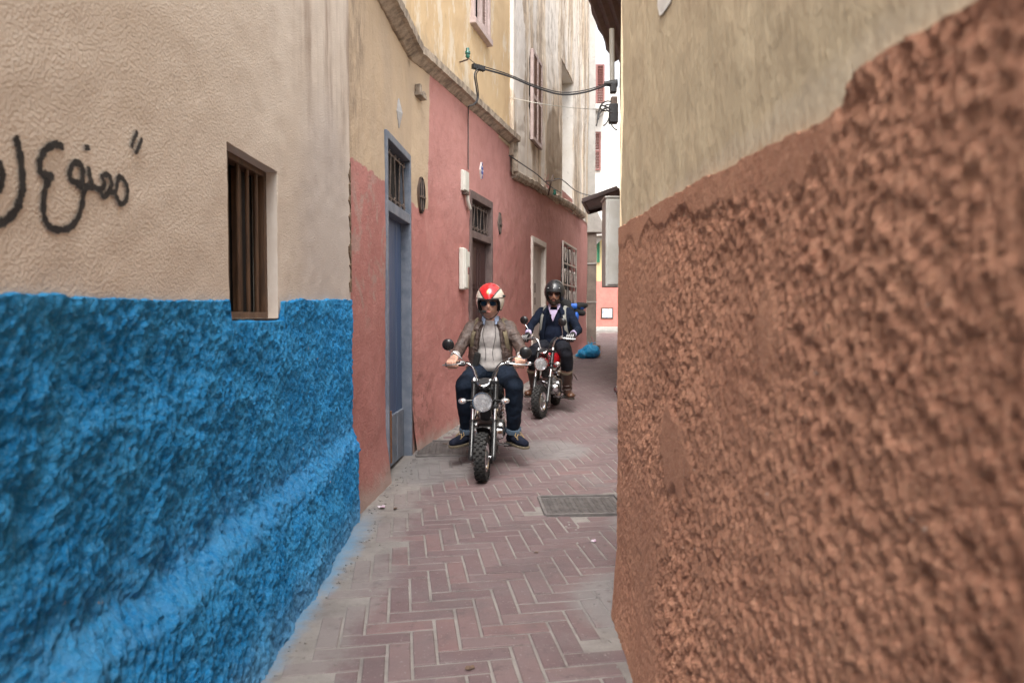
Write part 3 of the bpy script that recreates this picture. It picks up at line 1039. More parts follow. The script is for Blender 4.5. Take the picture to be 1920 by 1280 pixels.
def make_door(house, W, s0, s1, z0, z1, ztr, fw, m_frame, m_leaf, planks, m_iron, rec=.07, bars=4, panels=()):
    M = W.mat(s0, 0)
    w = s1 - s0
    f = MB()
    f.box((fw / 2, -.03, (z0 + z1) / 2), (fw, .11, z1 - z0)); f.box((w - fw / 2, -.03, (z0 + z1) / 2), (fw, .11, z1 - z0))
    f.box((w / 2, -.028, z1 - fw * .7), (w - 2 * fw + .004, .112, fw * 1.4))
    f.box((w / 2, -.032, ztr), (w - 2 * fw + .004, .106, .085))
    f.v = [tuple(M @ Vector(p)) for p in f.v]
    d = P(f, 'door', m_frame, house, bev=.006)
    Mi = M @ Matrix.Translation((fw, 0, 0))
    wi = w - 2 * fw
    transom(d, Mi, wi, ztr + .045, z1 - fw * 1.4, bars, m_iron)
    pw = wi / planks
    for k in range(planks):
        dy = random.uniform(-.003, .003)
        sub(MB().box((pw * (k + .5), -rec + dy, (z0 + .03 + ztr - .04) / 2), (pw - .005, .03, ztr - .04 - z0 - .03)), 'plank', m_leaf, d, bev=.003, M=Mi)
    for (a, b, c, e) in panels:
        pb = MB()
        pb.box((wi * (a + b) / 2, -rec + .02, (c + e) / 2), (wi * (b - a), .02, e - c))
        pb.box((wi * (a + b) / 2, -rec + .034, (c + e) / 2), (wi * (b - a) * .62, .014, (e - c) * .8))
        sub(pb, 'panel', m_leaf, d, bev=.006, M=Mi)
    sub(MB().box((wi / 2, -.10, (z0 + ztr) / 2), (wi + .04, .01, ztr - z0)), 'back_board', MAT['dark'], d, M=Mi)
    return d, Mi, wi

# blue door
bs0, bz0 = W1.px(724, 893); bs1, _ = W1.px(769, 862)
bzt = (W1.px(724, 252)[1] + W1.px(768, 291)[1]) / 2
bztr = (W1.px(726, 396)[1] + W1.px(768, 405)[1]) / 2
print('blue door', bs0, bs1, bz0, bzt, bztr)
bz0 = .0
hole_blue = (bs0, bs1, -.2, bzt)
dA, Mi, wi = make_door(hA, W1, bs0, bs1, bz0, bzt, bztr, .042, MAT['greyblue'], MAT['bluedoor'], 4, MAT['iron'], .075, 5)
pb = MB()
for (a, b, c, e) in ((.02, .30, .03, .16), (.34, .62, .05, .46), (.66, .97, .05, .46)):
    pb = MB().box((wi * (a + b) / 2, -.052, (c + e) / 2), (wi * (b - a), .025, e - c))
    sub(pb, 'panel', MAT['greyblue'], dA, bev=.005, M=Mi)
sub(MB().box((wi * .30, -.04, .30), (.03, .035, .42)), 'rusty_stile', MAT['rust'], dA, bev=.004, M=Mi)
sub(MB().tube(bez([(.035, -.055, 1.02), (.045, -.02, 1.0), (.05, -.012, .95), (.045, -.02, .90), (.035, -.055, .88)], 5), .008, 7), 'handle', MAT['iron'], dA, True, M=Mi)
pd = MB().box((.05, -.03, .66), (.045, .022, .055)); pd.tube(bez([(.035, -.03, .68), (.037, -.03, .72), (.05, -.03, .735), (.063, -.03, .72), (.065, -.03, .68)], 4), .005, 6)
pd.box((.05, -.05, .74), (.03, .01, .09))
sub(pd, 'padlock', MAT['rust'], dA, M=Mi)

wall_panel_ = wall_panel
# front of the blue-door house
ptop = 3.72
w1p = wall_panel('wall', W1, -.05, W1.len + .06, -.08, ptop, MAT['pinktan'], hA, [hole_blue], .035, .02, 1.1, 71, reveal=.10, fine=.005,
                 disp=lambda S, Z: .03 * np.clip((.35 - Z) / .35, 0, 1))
keepw(w1p)
# W2 pieces: the beige strip up to the seam belongs to the blue-door house
s_seam = W2.px(812, 300)[0]
vz = W2.px(790, 365)
def w2_off(s, z):
    s, z = np.array(s, float), np.array(z, float)
    return float(.03 * fbm(s * .8, z * .8, 4, 91) + .008 * fbm(s * 14, z * 14, 3, 100))
VENT = (vz[0] - .10, vz[0] + .10, W2.px(790, 402)[1], W2.px(790, 330)[1])
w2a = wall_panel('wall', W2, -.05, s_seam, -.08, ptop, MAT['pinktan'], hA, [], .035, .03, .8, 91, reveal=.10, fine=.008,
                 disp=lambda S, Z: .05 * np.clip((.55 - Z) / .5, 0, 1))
keepw(w2a)

def vent_window(house, W, s, zc, hw, hh, m_ring, pointed):
    """almond-shaped vent with crossed bars"""
    M = W.mat(s, zc, w2_off(s, zc))
    ring_o, ring_i = [], []
    for k in range(28):
        q = 2 * math.pi * k / 28
        c_, s_ = math.cos(q), math.sin(q)
        e = abs(c_) ** pointed * (1 if c_ > 0 else -1)
        ring_o.append((hw * e, hh * s_)); ring_i.append((hw * .90 * e, hh * .95 * s_))
    mb = MB()
    m = 28
    vs = [(x, .012, z) for x, z in ring_o] + [(x, .02, z) for x, z in ring_i] + [(x, -.005, z) for x, z in ring_i] + [(x * 1.06, -.02, z * 1.03) for x, z in ring_o]
    fs = []
    for i in range(m):
        j = (i + 1) % m
        fs += [(i, j, m + j, m + i), (m + i, m + j, 2 * m + j, 2 * m + i), (3 * m + i, 3 * m + j, j, i)]
    mb.add(vs, fs)
    mb.v = [tuple(M @ Vector(p)) for p in mb.v]
    o = P(mb, 'vent_window', m_ring, house, True)
    sub(MB().prism([(x * 1.1, z * 1.06) for x, z in ring_i], -.02, .015), 'pane', MAT['dark'], o, M=M)
    sub(MB().box((0, .02, -hh * .12), (hw * 1.5, .02, .02)), 'bar', MAT['iron'], o, M=M)
    for x in (-hw * .3, hw * .25):
        sub(MB().tube([(x, .016, -hh * .82), (x, .016, hh * .82)], .007, 6), 'bar', MAT['iron'], o, M=M)
    return o
zc = (VENT[2] + VENT[3]) / 2
# plaster round the almond opening fills the square hole's corners
def spandrel(house, W, hole, hw, hh, mat):
    a, b, c, d = hole
    cs, cz = (a + b) / 2, (c + d) / 2
    n = 28
    inn = [(hw * math.cos(2 * math.pi * k / n) * .96, hh * math.sin(2 * math.pi * k / n) * .97) for k in range(n)]
    out = []
    for x, z in inn:
        k = min((b - a) / 2 / max(abs(x), 1e-6), (d - c) / 2 / max(abs(z), 1e-6))
        out.append((x * k * 1.04, z * k * 1.02))
    mb = MB()
    mb.add([W.pt(cs + x, cz + z, .004) for x, z in inn] + [W.pt(cs + x, cz + z, .003) for x, z in out], [(i, (i + 1) % n, n + (i + 1) % n, n + i) for i in range(n)])
    return P(mb, 'plaster_surround', mat, house)
vent_window(hA, W2, vz[0], zc, .085, (VENT[3] - VENT[2]) / 2 - .01, MAT['darkwood'], 1.0)

# diamond of grey marble set over the blue door, and the stub of a broken bracket
ds, dz = W1.px(746, 213)
hh = (W1.px(746, 186)[1] - W1.px(746, 241)[1]) / 2
mb = MB()
mb.add([W1.pt(ds - .075, dz, .012), W1.pt(ds, dz - hh, .012), W1.pt(ds + .075, dz, .012), W1.pt(ds, dz + hh, .012), W1.pt(ds, dz, .04),
        W1.pt(ds - .075, dz, -.02), W1.pt(ds, dz - hh, -.02), W1.pt(ds + .075, dz, -.02), W1.pt(ds, dz + hh, -.02)],
       [(0, 1, 4), (1, 2, 4), (2, 3, 4), (3, 0, 4), (0, 5, 6, 1), (1, 6, 7, 2), (2, 7, 8, 3), (3, 8, 5, 0)])
P(mb, 'diamond_tile', MAT['tilegrey'], hA)
ks, kz = W2.px(783, 181)
mb = MB()
mb.box((0, .03, 0), (.15, .07, .035), Matrix.Rotation(R(3), 3, 'Y')); mb.box((-.05, .03, .05), (.045, .05, .08)); mb.box((.04, .035, .03), (.05, .05, .03), Matrix.Rotation(R(20), 3, 'Y'))
mb.v = [tuple(W2.mat(ks, kz) @ Vector(p)) for p in mb.v]
P(mb, 'broken_bracket', MAT['cornice'], hA, bev=.006)

# --- pink house front ---------------------------------------------------------------
ns0, _ = W2.px(879, 470); ns1, _ = W2.px(921, 470)
nzt = (W2.px(880, 357)[1] + W2.px(920, 378)[1]) / 2
nztr = (W2.px(880, 438)[1] + W2.px(920, 452)[1]) / 2
gB = zg(W2.pt(ns0, 0).y)
print('brown door', ns0, ns1, nzt, nztr, gB)
hole_br = (ns0, ns1, -.1, nzt)
dB, Mi, wi = make_door(hB, W2, ns0, ns1, gB - .02, nzt, nztr, .065, MAT['brownframe'], MAT['browndoor'], 2, MAT['iron'], .075, 6,
                       panels=[(.08, .46, nztr - .62, nztr - .12), (.54, .92, nztr - .62, nztr - .12), (.08, .46, nztr - 1.5, nztr - .75), (.54, .92, nztr - 1.5, nztr - .75)])
ws0, _ = W2.px(995, 520); ws1, _ = W2.px(1021, 520)
wzt = (W2.px(996, 443)[1] + W2.px(1020, 455)[1]) / 2
gW = zg(W2.pt(ws0, 0).y)
print('white door', ws0, ws1, wzt, gW)
hole_wh = (ws0, ws1, -.1, wzt)
f = MB()
M = W2.mat(ws0, 0); w = ws1 - ws0
f.box((.04, -.01, (gW + wzt) / 2), (.08, .09, wzt - gW)); f.box((w - .04, -.01, (gW + wzt) / 2), (.08, .09, wzt - gW)); f.box((w / 2, -.008, wzt - .045), (w - .156, .092, .09))
f.v = [tuple(M @ Vector(p)) for p in f.v]
dW = P(f, 'door', MAT['reveal_white'], hB, bev=.006)
dW['label'] = 'dirty white door with carved lock plate'
for k in range(2):
    pw = (w - .16) / 2
    sub(MB().box((.08 + pw * (k + .5), -.06, (gW + wzt - .09) / 2), (pw - .008, .03, wzt - .09 - gW)), 'leaf', MAT['whitedoor'], dW, bev=.004, M=M)
for zz, hh_ in ((1.72, .16), (1.5, .12), (1.2, .03)):
    sub(MB().box((w * .46, -.04, gW + zz - .25), (.035, .012, hh_)), 'lock_plate', MAT['iron'], dW, bev=.004, M=M)
gs0, _ = W2.px(1050.5, 500); gs1, _ = W2.px(1076, 500)
gz1 = (W2.px(1051, 454)[1] + W2.px(1076, 464)[1]) / 2
gz0 = W2.px(1056, 566)[1] - .08
hole_gr = (gs0 + .04, gs1 - .04, gz0 + .04, gz1 - .04)
def iron_grille(house, W, s0, s1, z0, z1, cols, rows, mat):
    M = W.mat(s0, z0)
    w, h = s1 - s0, z1 - z0
    f = MB()
    for (c, d) in (((w / 2, .05, .02), (w, .03, .04)), ((w / 2, .05, h - .02), (w, .03, .04)), ((.02, .05, h / 2), (.04, .03, h - .08)), ((w - .02, .05, h / 2), (.04, .03, h - .08)), ((w / 2, .05, h / rows), (w - .08, .026, .03)), ((w / 2, .05, 2 * h / rows), (w - .08, .026, .03))):
        f.box(c, d)
    f.v = [tuple(M @ Vector(p)) for p in f.v]
    o = P(f, 'window_grille', mat, house)
    o['label'] = 'cream painted iron window grille with teardrop pattern'
    sub(MB().box((w / 2, -.09, h / 2), (w, .01, h)), 'pane', MAT['dark'], o, M=M)
    for i in range(1, cols):
        sub(MB().box((w * i / cols, .05, h / 2), (.018, .018, h - .06)), 'bar', mat, o, M=M)
    for i in range(cols):
        for j in range(rows):
            cx, cz_ = w * (i + .5) / cols, h * (j + .5) / rows
            pts = [(cx + .0, .05, cz_ - .16), (cx + .07, .05, cz_ + .02), (cx + .05, .05, cz_ + .1), (cx, .05, cz_ + .04), (cx - .05, .05, cz_ + .1), (cx - .07, .05, cz_ + .02), (cx, .05, cz_ - .16)]
            sub(MB().tube(bez(pts, 4), .013, 6), 'teardrop', mat, o, True, M=M)
    return o
iron_grille(hB, W2, gs0, gs1, gz0, gz1, 3, 3, MAT['whitedoor'])

v2 = W2.px(937, 418)
VENT2 = (v2[0] - .08, v2[0] + .08, W2.px(937, 441)[1], W2.px(937, 397)[1])
hcut = .0
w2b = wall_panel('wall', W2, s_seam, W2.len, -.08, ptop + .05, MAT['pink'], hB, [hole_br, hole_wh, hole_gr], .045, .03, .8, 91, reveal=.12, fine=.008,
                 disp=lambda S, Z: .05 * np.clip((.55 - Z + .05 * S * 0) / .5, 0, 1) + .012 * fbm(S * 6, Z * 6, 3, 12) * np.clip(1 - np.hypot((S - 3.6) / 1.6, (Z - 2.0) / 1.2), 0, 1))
keepw(w2b)
vo = vent_window(hB, W2, v2[0], (VENT2[2] + VENT2[3]) / 2, .07, (VENT2[3] - VENT2[2]) / 2 - .01, MAT['iron'], 1.0)

# blue and white tile diamond
ts, tz = W2.px(901, 320)
th = (W2.px(901, 304)[1] - W2.px(901, 336)[1]) / 2
mb = MB().prism([(-.055, 0), (0, -th), (.055, 0), (0, th)], -.01, .02)
mb.v = [tuple(W2.mat(ts, tz) @ Vector(p)) for p in mb.v]
to = P(mb, 'tile_diamond', MAT['tilewhite'], hB)
for j in range(4):
    for i in range(4):
        u_, v_ = (i + .5) / 4 - .5, (j + .5) / 4 - .5
        if (i + j) % 2 == 0:
            x, z = (u_ - v_) * .055, (u_ + v_) * th
            sub(MB().prism([(x - .0125, z), (x, z - th * .24), (x + .0125, z), (x, z + th * .24)], .02, .024), 'tile', MAT['tileblue'], to, M=W2.mat(ts, tz))

# --- cornices -------------------------------------------------------------------------
CPROF = [(-.03, -.09), (.02, -.085), (.085, -.04), (.12, -.03), (.125, .035), (.115, .045), (-.03, .065)]
zc0 = W1.px(738, 0, .14)[1]; zc1 = W2.px(812, 138, .14)[1]; zc2 = W2.px(960, 258, .14)[1]
print('cornice z', zc0, zc1, zc2)
sE = W2.px(960, 250)[0]
path = []
for k in range(12):
    a = W1.len * k / 12
    path.append(W1.pt(a, 3.62, 0))
for k in range(0, 25):
    a = sE * k / 24
    path.append(W2.pt(a, 3.62 + .12 * k / 24, 0))
rc = random.Random(5)
mb = MB()
path = [path[0]] + [path[i].lerp(path[i + 1], q) for i in range(len(path) - 1) for q in (.33, .66, 1.0)]
wob = [Vector(p) + Vector((rc.uniform(-.003, .003), rc.uniform(-.003, .003), rc.uniform(-.004, .004))) for p in path]
mb.sweep(wob, CPROF)
P(mb, 'cornice', MAT['cornice'], hB)
# lower, broken cornice farther on
s_mid_ = W2.px(956, 150)[0]
s20, s21 = sE + .04, W2.px(1088, 380)[0]
mb = MB()
pts = []
for k in range(40):
    a = s20 + (s21 - s20) * k / 39
    zz = 3.30 + .40 * k / 39 - (.10 * max(0, (k - 31) / 8))
    pts.append(W2.pt(a, zz + rc.uniform(-.012, .012), rc.uniform(-.012, .012) + (.08 * max(0, (k - 29) / 10))))
mb.sweep(pts, [(-.05, -.10), (.03, -.085), (.06, -.04), (.065, .02), (.045, .035), (-.05, .10)])
P(mb, 'cornice', MAT['cornice'], hB)
mb = MB().box((0, .02, 1.0), (.03, .07, 5.2)); mb.v = [tuple(W2.mat(s_mid_, 5.1) @ Vector(p)) for p in mb.v]
P(mb, 'corner_strip', MAT['cream'], hB, bev=.01)
mb = MB().box((0, 0, 0), (.05, .18, .42)); mb.v = [tuple(W2.mat(sE - .01, 3.5) @ Vector(p)) for p in mb.v]
P(mb, 'cornice_return', MAT['cornice'], hB, bev=.01)

# --- upper floors ---------------------------------------------------------------------
uw0, uz0 = W2.px(885, 38); uw1, _ = W2.px(911, 38)
UWIN = (uw0, uw1, uz0, uz0 + 1.25)
s_mid = W2.px(956, 150)[0]
up1 = wall_panel('upper_wall', W1, -.2, W1.len + .05, 3.6, 8.6, MAT['ochre'], hB, [], .08, .02, .8, 101)
keepw(up1)
up2 = wall_panel('upper_wall', W2, -.05, s_mid, 3.6, 8.6, MAT['ochre'], hB, [UWIN], .06, .02, .8, 103, reveal=.14, fine=.01)
keepw(up2)
ls0, lz0 = W2.px(990, 247); ls1, _ = W2.px(1008, 247)
lz1 = (W2.px(990, 96)[1] + W2.px(1008, 118)[1]) / 2
LWIN = (ls0, ls1, lz0 - .12, lz1)
ks0, kz0 = W2.px(1050, 285); ks1, _ = W2.px(1073, 285)
kz1 = W2.px(1052, 112)[1]
NICHE = (ks0, ks1, kz0 - 1.0, kz1)
print('louvre', LWIN, 'niche', NICHE, 'uwin', UWIN)
up3 = wall_panel('upper_wall', W2, s_mid, W2.len, 3.25, 9.4, MAT['cream'], hB, [LWIN, NICHE], .06, .05, .6, 107, off=.03, reveal=.2, fine=.016,
                 zlow=lambda s: 3.25 + .30 * np.clip((s - s20) / (s21 - s20), 0, 1))
keepw(up3)

def louvred(house, W, hole, n_leaf, nsl, m_paint, off=-.02, name='shutter', dark=True):
    a, b, c, d = hole
    w, h = b - a, d - c
    M = W.mat(a, c)
    f = MB()
    for (cc, s) in (((.03, off, h / 2), (.06, .05, h)), ((w - .03, off, h / 2), (.06, .05, h)), ((w / 2, off, .03), (w - .12, .05, .06)), ((w / 2, off, h - .03), (w - .12, .05, .06)), ((w / 2, off, h * .5), (w - .12, .04, .07))):
        f.box(cc, s)
    for k in range(1, n_leaf):
        f.box((w * k / n_leaf, off + .002, h / 2), (.07, .05, h - .1))
    f.v = [tuple(M @ Vector(p)) for p in f.v]
    o = P(f, name, m_paint, house, bev=.004)
    for k in range(n_leaf):
        lw = (w - .12 - .07 * (n_leaf - 1)) / n_leaf
        cx = .06 + lw / 2 + k * (lw + .07)
        for i in range(nsl):
            zz = .08 + (h - .16) * (i + .5) / nsl
            if abs(zz - h * .5) < .05:
                continue
            sub(MB().box((cx, off, zz), (lw, .045, .012), Matrix.Rotation(R(38), 3, 'X')), 'slat', m_paint, o, M=M)
    sub(MB().box((w / 2, off - .06, h / 2), (w, .01, h)), 'back_board', MAT['dark'], o, M=M)
    return o
louvred(hB, W2, LWIN, 2, 26, MAT['shutter'], .06)
# first upper window: wooden frame, one louvred leaf and one pane
louvred(hB, W2, (UWIN[0] + (uw1 - uw0) * .5, UWIN[1] - .03, UWIN[2] + .05, UWIN[3]), 1, 26, MAT['shutter'], .0)
f = MB()
w = uw1 - uw0
M = W2.mat(uw0, uz0)
f.box((w / 2, .02, -.03), (w + .16, .10, .07)); f.box((-.03, .01, .62), (.06, .07, 1.25)); f.box((w + .03, .01, .62), (.06, .07, 1.25))
f.v = [tuple(M @ Vector(p)) for p in f.v]
wo_ = P(f, 'window_frame', MAT['shutter'], hB, bev=.005)
sub(MB().box((w * .25, -.05, .62), (w * .46, .01, 1.2)), 'pane', surf('dusty_window_glass', (.30, .25, .23), (.26, .2, .18), 3, .15, bump=0, spec=.6), wo_, M=M)
sub(MB().box((w * .06, -.03, .3), (w * .1, .03, .5), Matrix.Rotation(R(-12), 3, 'Y')), 'cloth', MAT['white_plaster'], wo_, M=M)
# deep niche: dark shutter set back on its far side, whitewashed reveal
na, nb, nc, nd = NICHE
M = W2.mat(na, nc)
w, h = nb - na, nd - nc
mb = MB()
e = .004
mb.add([(e, .004, e), (w - e, .004, e), (w - e, .004, h - e), (e, .004, h - e), (e, -.24, e), (w - e, -.24, e), (w - e, -.24, h - e), (e, -.24, h - e)], [(0, 4, 5, 1), (1, 5, 6, 2), (2, 6, 7, 3), (3, 7, 4, 0), (4, 7, 6, 5)])
mb.v = [tuple(M @ Vector(p)) for p in mb.v]
P(mb, 'niche', MAT['white_plaster'], hB)
louvred(hB, Wall((W2.pt(na, 0, -.14).x, W2.pt(na, 0, -.14).y), (W2.pt(nb, 0, -.14).x, W2.pt(nb, 0, -.14).y)), (0.05, .75, kz0, kz0 + 1.45), 1, 30, MAT['brownframe'], 0.0)
# white pilaster band beside the niche and cable trunk down the corner
mb = MB().box((0, .03, 0), (.16, .06, 5.6)); mb.v = [tuple(W2.mat(W2.px(1090, 200)[0], 6.4) @ Vector(p)) for p in mb.v]
P(mb, 'pilaster', MAT['cream'], hB, bev=.01)
# solid body behind the fronts, and the end of the terrace
def body(house, pts, z1, mat, name='house_body'):
    mb = MB()
    n = len(pts)
    mb.add([(x, y, -.1) for x, y in pts] + [(x, y, z1) for x, y in pts], [tuple(range(n)), tuple(range(2 * n - 1, n - 1, -1))] + [(i, (i + 1) % n, n + (i + 1) % n, n + i) for i in range(n)])
    return P(mb, name, mat, house)
q0, q1 = W1.pt(-.1, 0, -.3), W1.pt(W1.len, 0, -.32)
q2 = W2.pt(W2.len, 0, -.32)
body(hA, [(q0.x, q0.y + .1), (q1.x, q1.y), (-5, 6.4), (-5, 4.3)], 3.55, MAT['tan'])
body(hB, [(q1.x, q1.y + .02), (q2.x, q2.y), (-3, 17.6), (-5, 6.5)], 8.55, MAT['cream'])
body(hB, [(q0.x, q0.y + .1), (q1.x, q1.y), (-5, 6.4), (-5, 4.3)], 8.5, MAT['cream'], 'upper_body').location.z = 0
mb = MB()
for (a, b, c, d) in ((W2.pt(W2.len, -.1, 0), W2.pt(W2.len, -.1, -4), W2.pt(W2.len, 9.4, -4), W2.pt(W2.len, 9.4, 0)),):
    mb.add([a, b, c, d], [(0, 1, 2, 3)])
P(mb, 'end_wall', MAT['cream'], hB)

# ================================================================== pillar at the far corner
pb_ = W2.pt(W2.len, 0, 0)
pill = thing('pillar', 'grey concrete corner pillar with flared capital and brown weathered shaft', 'pillar', (pb_.x + .13, pb_.y + .35, zg(17.5)))
pm = MB().box((0, 0, 1.55), (.28, .28, 3.3))
sub(pm, 'shaft', MAT['pillar'], pill, bev=.015)
zc_ = at(1110, 437, 17.5).z - zg(17.5); zt_ = at(1110, 398, 17.5).z - zg(17.5)
sub(MB().prism([(-.14, zc_), (.30, zc_), (.36, zc_ + .09), (.10, zt_ + .1), (-.14, zt_ + .1)], -.2, .2), 'capital', MAT['pale'], pill, bev=.015)
sub(MB().box((0.0, .02, zt_ + 2.9), (.21, .22, 5.8)), 'upper_post', MAT['pale'], pill, bev=.02)
for v_ in (494, 566):
    sub(MB().box((0, -.005, at(1110, v_, 17.4).z - zg(17.5)), (.30, .31, .035)), 'band', MAT['pale'], pill)

# ================================================================== far house closing the lane
WF = Wall((7.5, 24.2), (.4, 24.2))       # faces the camera
WF.n = Vector((0, -1))
WFt = Wall((.4, 24.2), (7.5, 24.2)); WFt.n = Vector((0, -1))
hF = root_house('far_house', 'pale house closing the lane, salmon foot, yellow band, red and green shutters', (4, 26, .7))
zd = WFt.px(1140, 527)[1]
zy = 4.4
wall_list = [('lower_wall', .5, zd, MAT['farpink']), ('middle_wall', zd, zy, MAT['yellow']), ('upper_wall', zy, 9.2, MAT['white_plaster'])]
for nm, a, b, m_ in wall_list:
    keepw(wall_panel(nm, WFt, 0, 7.1, a, b, m_, hF, [], .15, .02, 1.0, 120, off=.02 if nm == 'lower_wall' else 0, fine=.01))
body(hF, [(.5, 24.5), (7.4, 24.5), (7.4, 30), (.5, 30)], 9.15, MAT['white_plaster'])
mb = MB().box((3.5, .06, .77), (7.0, .14, .16)); mb.v = [tuple(WFt.mat(0, 0) @ Vector(p)) for p in mb.v]
P(mb, 'foot_course', MAT['pale'], hF, bev=.02)
def far_shutter(u0, u1, v0, v1, mat, nsl):
    a, z1_ = WFt.px(u0, v0); b, z0_ = WFt.px(u1, v1)
    return louvred(hF, WFt, (a, b, z0_, z1_), 1, nsl, mat, .05)
far_shutter(1113, 1126, 248, 320, MAT['redshutter'], 22)
far_shutter(1119, 1124, 452, 492, MAT['greenshutter'], 10)
far_shutter(1117, 1133, 122, 205, MAT['redshutter'], 24)
for (u0, u1, v0, v1, d) in ((1108, 1131, 206, 216, .7), (1112, 1133, 432, 446, .6)):
    a, z1_ = WFt.px(u0, v0); b, z0_ = WFt.px(u1, v1)
    mb = MB().box(((a + b) / 2, d / 2, (z0_ + z1_) / 2), (b - a, d, z1_ - z0_))
    mb.prism([(a + .05, z0_), (b - .05, z0_), (a + .05, z0_ - .3)], 0, d * .6)
    mb.v = [tuple(WFt.mat(0, 0) @ Vector(p)) for p in mb.v]
    P(mb, 'balcony', MAT['pale'], hF, bev=.02)
sg = thing('notice_frame', 'dark framed pale blue notice board on the far salmon wall', 'notice board', WFt.pt(*WFt.px(1138, 587), .04))
a, z1_ = WFt.px(1127, 577); b, z0_ = WFt.px(1150, 598)
w, h = b - a, z1_ - z0_
sub(MB().box((0, .02, 0), (w, .05, h)), 'frame', MAT['darkwood'], sg, bev=.01)
def m_notice():
    n = Nodes('faded_printed_sheet')
    v = n.coord('Object')
    c = n.mix(n.step(n.noise(v, 9, 3), .45, .55), (.58, .66, .74), (.72, .74, .76))
    c = n.mix(n.math('MULTIPLY', n.step(n.noise(n.coord('Object', (1, 1, 4)), 14, 3), .52, .6), .8), c, (.18, .25, .5))
    c = n.mix(n.math('MULTIPLY', n.step(n.noise(n.coord('Object', (1, 1, 2), (3, 0, 1)), 8, 2), .6, .66), .6), c, (.55, .35, .2))
    return n.done(c, .3)
sub(MB().box((0, -.01, 0), (w - .09, .03, h - .08)), 'sheet', m_notice(), sg)

# ================================================================== right-hand house behind the corner
WR = Wall((1.35, 8.6), (3.2, 16.0), -1)
hR = root_house('corner_house', 'tan house past the rounded corner with brown overhanging roof sheets', (2.6, 11, .3))
WR.n = Vector((-WR.t.y, WR.t.x))
keepw(wall_panel('wall', WR, 0, WR.len, -.1, 6.6, MAT['tan'], hR, [], .12, .02, .8, 130, fine=.01))
e0, e1 = WR.pt(0, 0), WR.pt(WR.len, 0)
body(hR, [(e0.x + .25, e0.y + .01), (e1.x + .25, e1.y), (8, 16), (8, 8.61)], 6.5, MAT['tan'])
mb = MB().add([(e0.x, 8.6, -.1), (8, 8.6, -.1), (8, 8.6, 6.6), (e0.x, 8.6, 6.6)], [(0, 1, 2, 3)])
P(mb, 'end_wall', MAT['tan'], hR)
# roof sheets seen from below: long planks running along the lane, ragged at the ends
zr = 6.0
def on_plane(u, v, z):
    d = ray(u, v)
    k = (z - CAMZ) / d.z
    return Vector((0, 0, CAMZ)) + d * k
o0 = on_plane(1099, 0, zr); o1 = on_plane(1150, 128, zr)
print('eave', o0, o1)
tdir = (Vector((o1.x, o1.y, 0)) - Vector((o0.x, o0.y, 0))).normalized()
ndir = Vector((tdir.y, -tdir.x, 0))
rr = random.Random(11)
st0 = Vector((o0.x, o0.y, zr)) - tdir * 2.2
for k in range(9):
    L = 5.35 + (o1 - o0).length * 0 - (.0 if k > 2 else .55 - .12 * k) + rr.uniform(-.05, .08) + .26 * k
    pw = .135
    c0 = st0 + ndir * (pw * (k + .5)) + Vector((0, 0, .055 * k))
    n = 16
    mb = MB()
    vs, fs = [], []
    for i in range(n + 1):
        p = c0 + tdir * (L * i / n)
        jag = rr.uniform(0, .045) if k == 0 else 0.0
        for (q, zz) in ((-pw / 2 + jag - .004, 0), (0, -.022), (pw / 2 + .006, .012), (pw / 2 + .006, .028), (-pw / 2 + jag - .004, .02)):
            vs.append(p + ndir * q + Vector((0, 0, zz)))
    for i in range(n):
        for j in range(5):
            fs.append((i * 5 + j, (i + 1) * 5 + j, (i + 1) * 5 + (j + 1) % 5, i * 5 + (j + 1) % 5))
    fs += [tuple(range(5)), tuple(n * 5 + j for j in range(4, -1, -1))]
    mb.add(vs, fs)
    P(mb, 'roof_sheet', MAT['roofmetal'], hR)
pp = at(1147, 55, 9.3); pq = at(1148, 168, 9.3)
P(MB().tube([pp, pq], .035, 10), 'downpipe', MAT['greymetal'], hR, True)
# grey steel cabinet and dark awning fixed to this house
c0, c1 = at(1136, 371, 9.2), at(1157, 537, 9.2)
cab = thing('steel_cabinet', 'tall grey steel meter cabinet fixed beside the rounded brown corner', 'cabinet', (c0.x, 9.2, c1.z))
h = c0.z - c1.z
sub(MB().box((.20, .2, h / 2), (.40, .4, h)), 'case', MAT['greymetal'], cab, bev=.012)
sub(MB().box((.13, -.006, h / 2), (.2, .014, h - .05)), 'door', MAT['greymetal'], cab, bev=.006)
sub(MB().box((.2, .2, h + .012), (.43, .43, .024)), 'lid', MAT['greymetal'], cab, bev=.006)
aw = [at(1092, 376, 10.0), at(1158, 352, 10.0), at(1165, 380, 11.15), at(1103, 397.5, 11.15)]
awn = thing('awning', 'dark brown sheet metal awning above the lane, sloping up to the right', 'awning', aw[0])
org = Vector(aw[0])
nrm_ = (aw[1] - aw[0]).cross(aw[3] - aw[0]).normalized()
nrm_ = nrm_ if nrm_.z > 0 else -nrm_
mb = MB()
mb.add([p - org for p in aw] + [p - org + nrm_ * .03 for p in aw], [(0, 1, 2, 3), (4, 7, 6, 5), (0, 4, 5, 1), (1, 5, 6, 2), (2, 6, 7, 3), (3, 7, 4, 0)])
sub(mb, 'sheet', MAT['awning'], awn)
rim = MB()
for i in range(4):
    rim.tube([aw[i] - org - nrm_ * .02, aw[(i + 1) % 4] - org - nrm_ * .02], .022, 6)
sub(rim, 'frame', MAT['awning'], awn)
sub(MB().tube([aw[3] * .4 + aw[2] * .6 - org, aw[3] * .2 + aw[2] * .8 - org + Vector((.1, 0, -.3))], .018, 6), 'brace', MAT['awning'], awn)

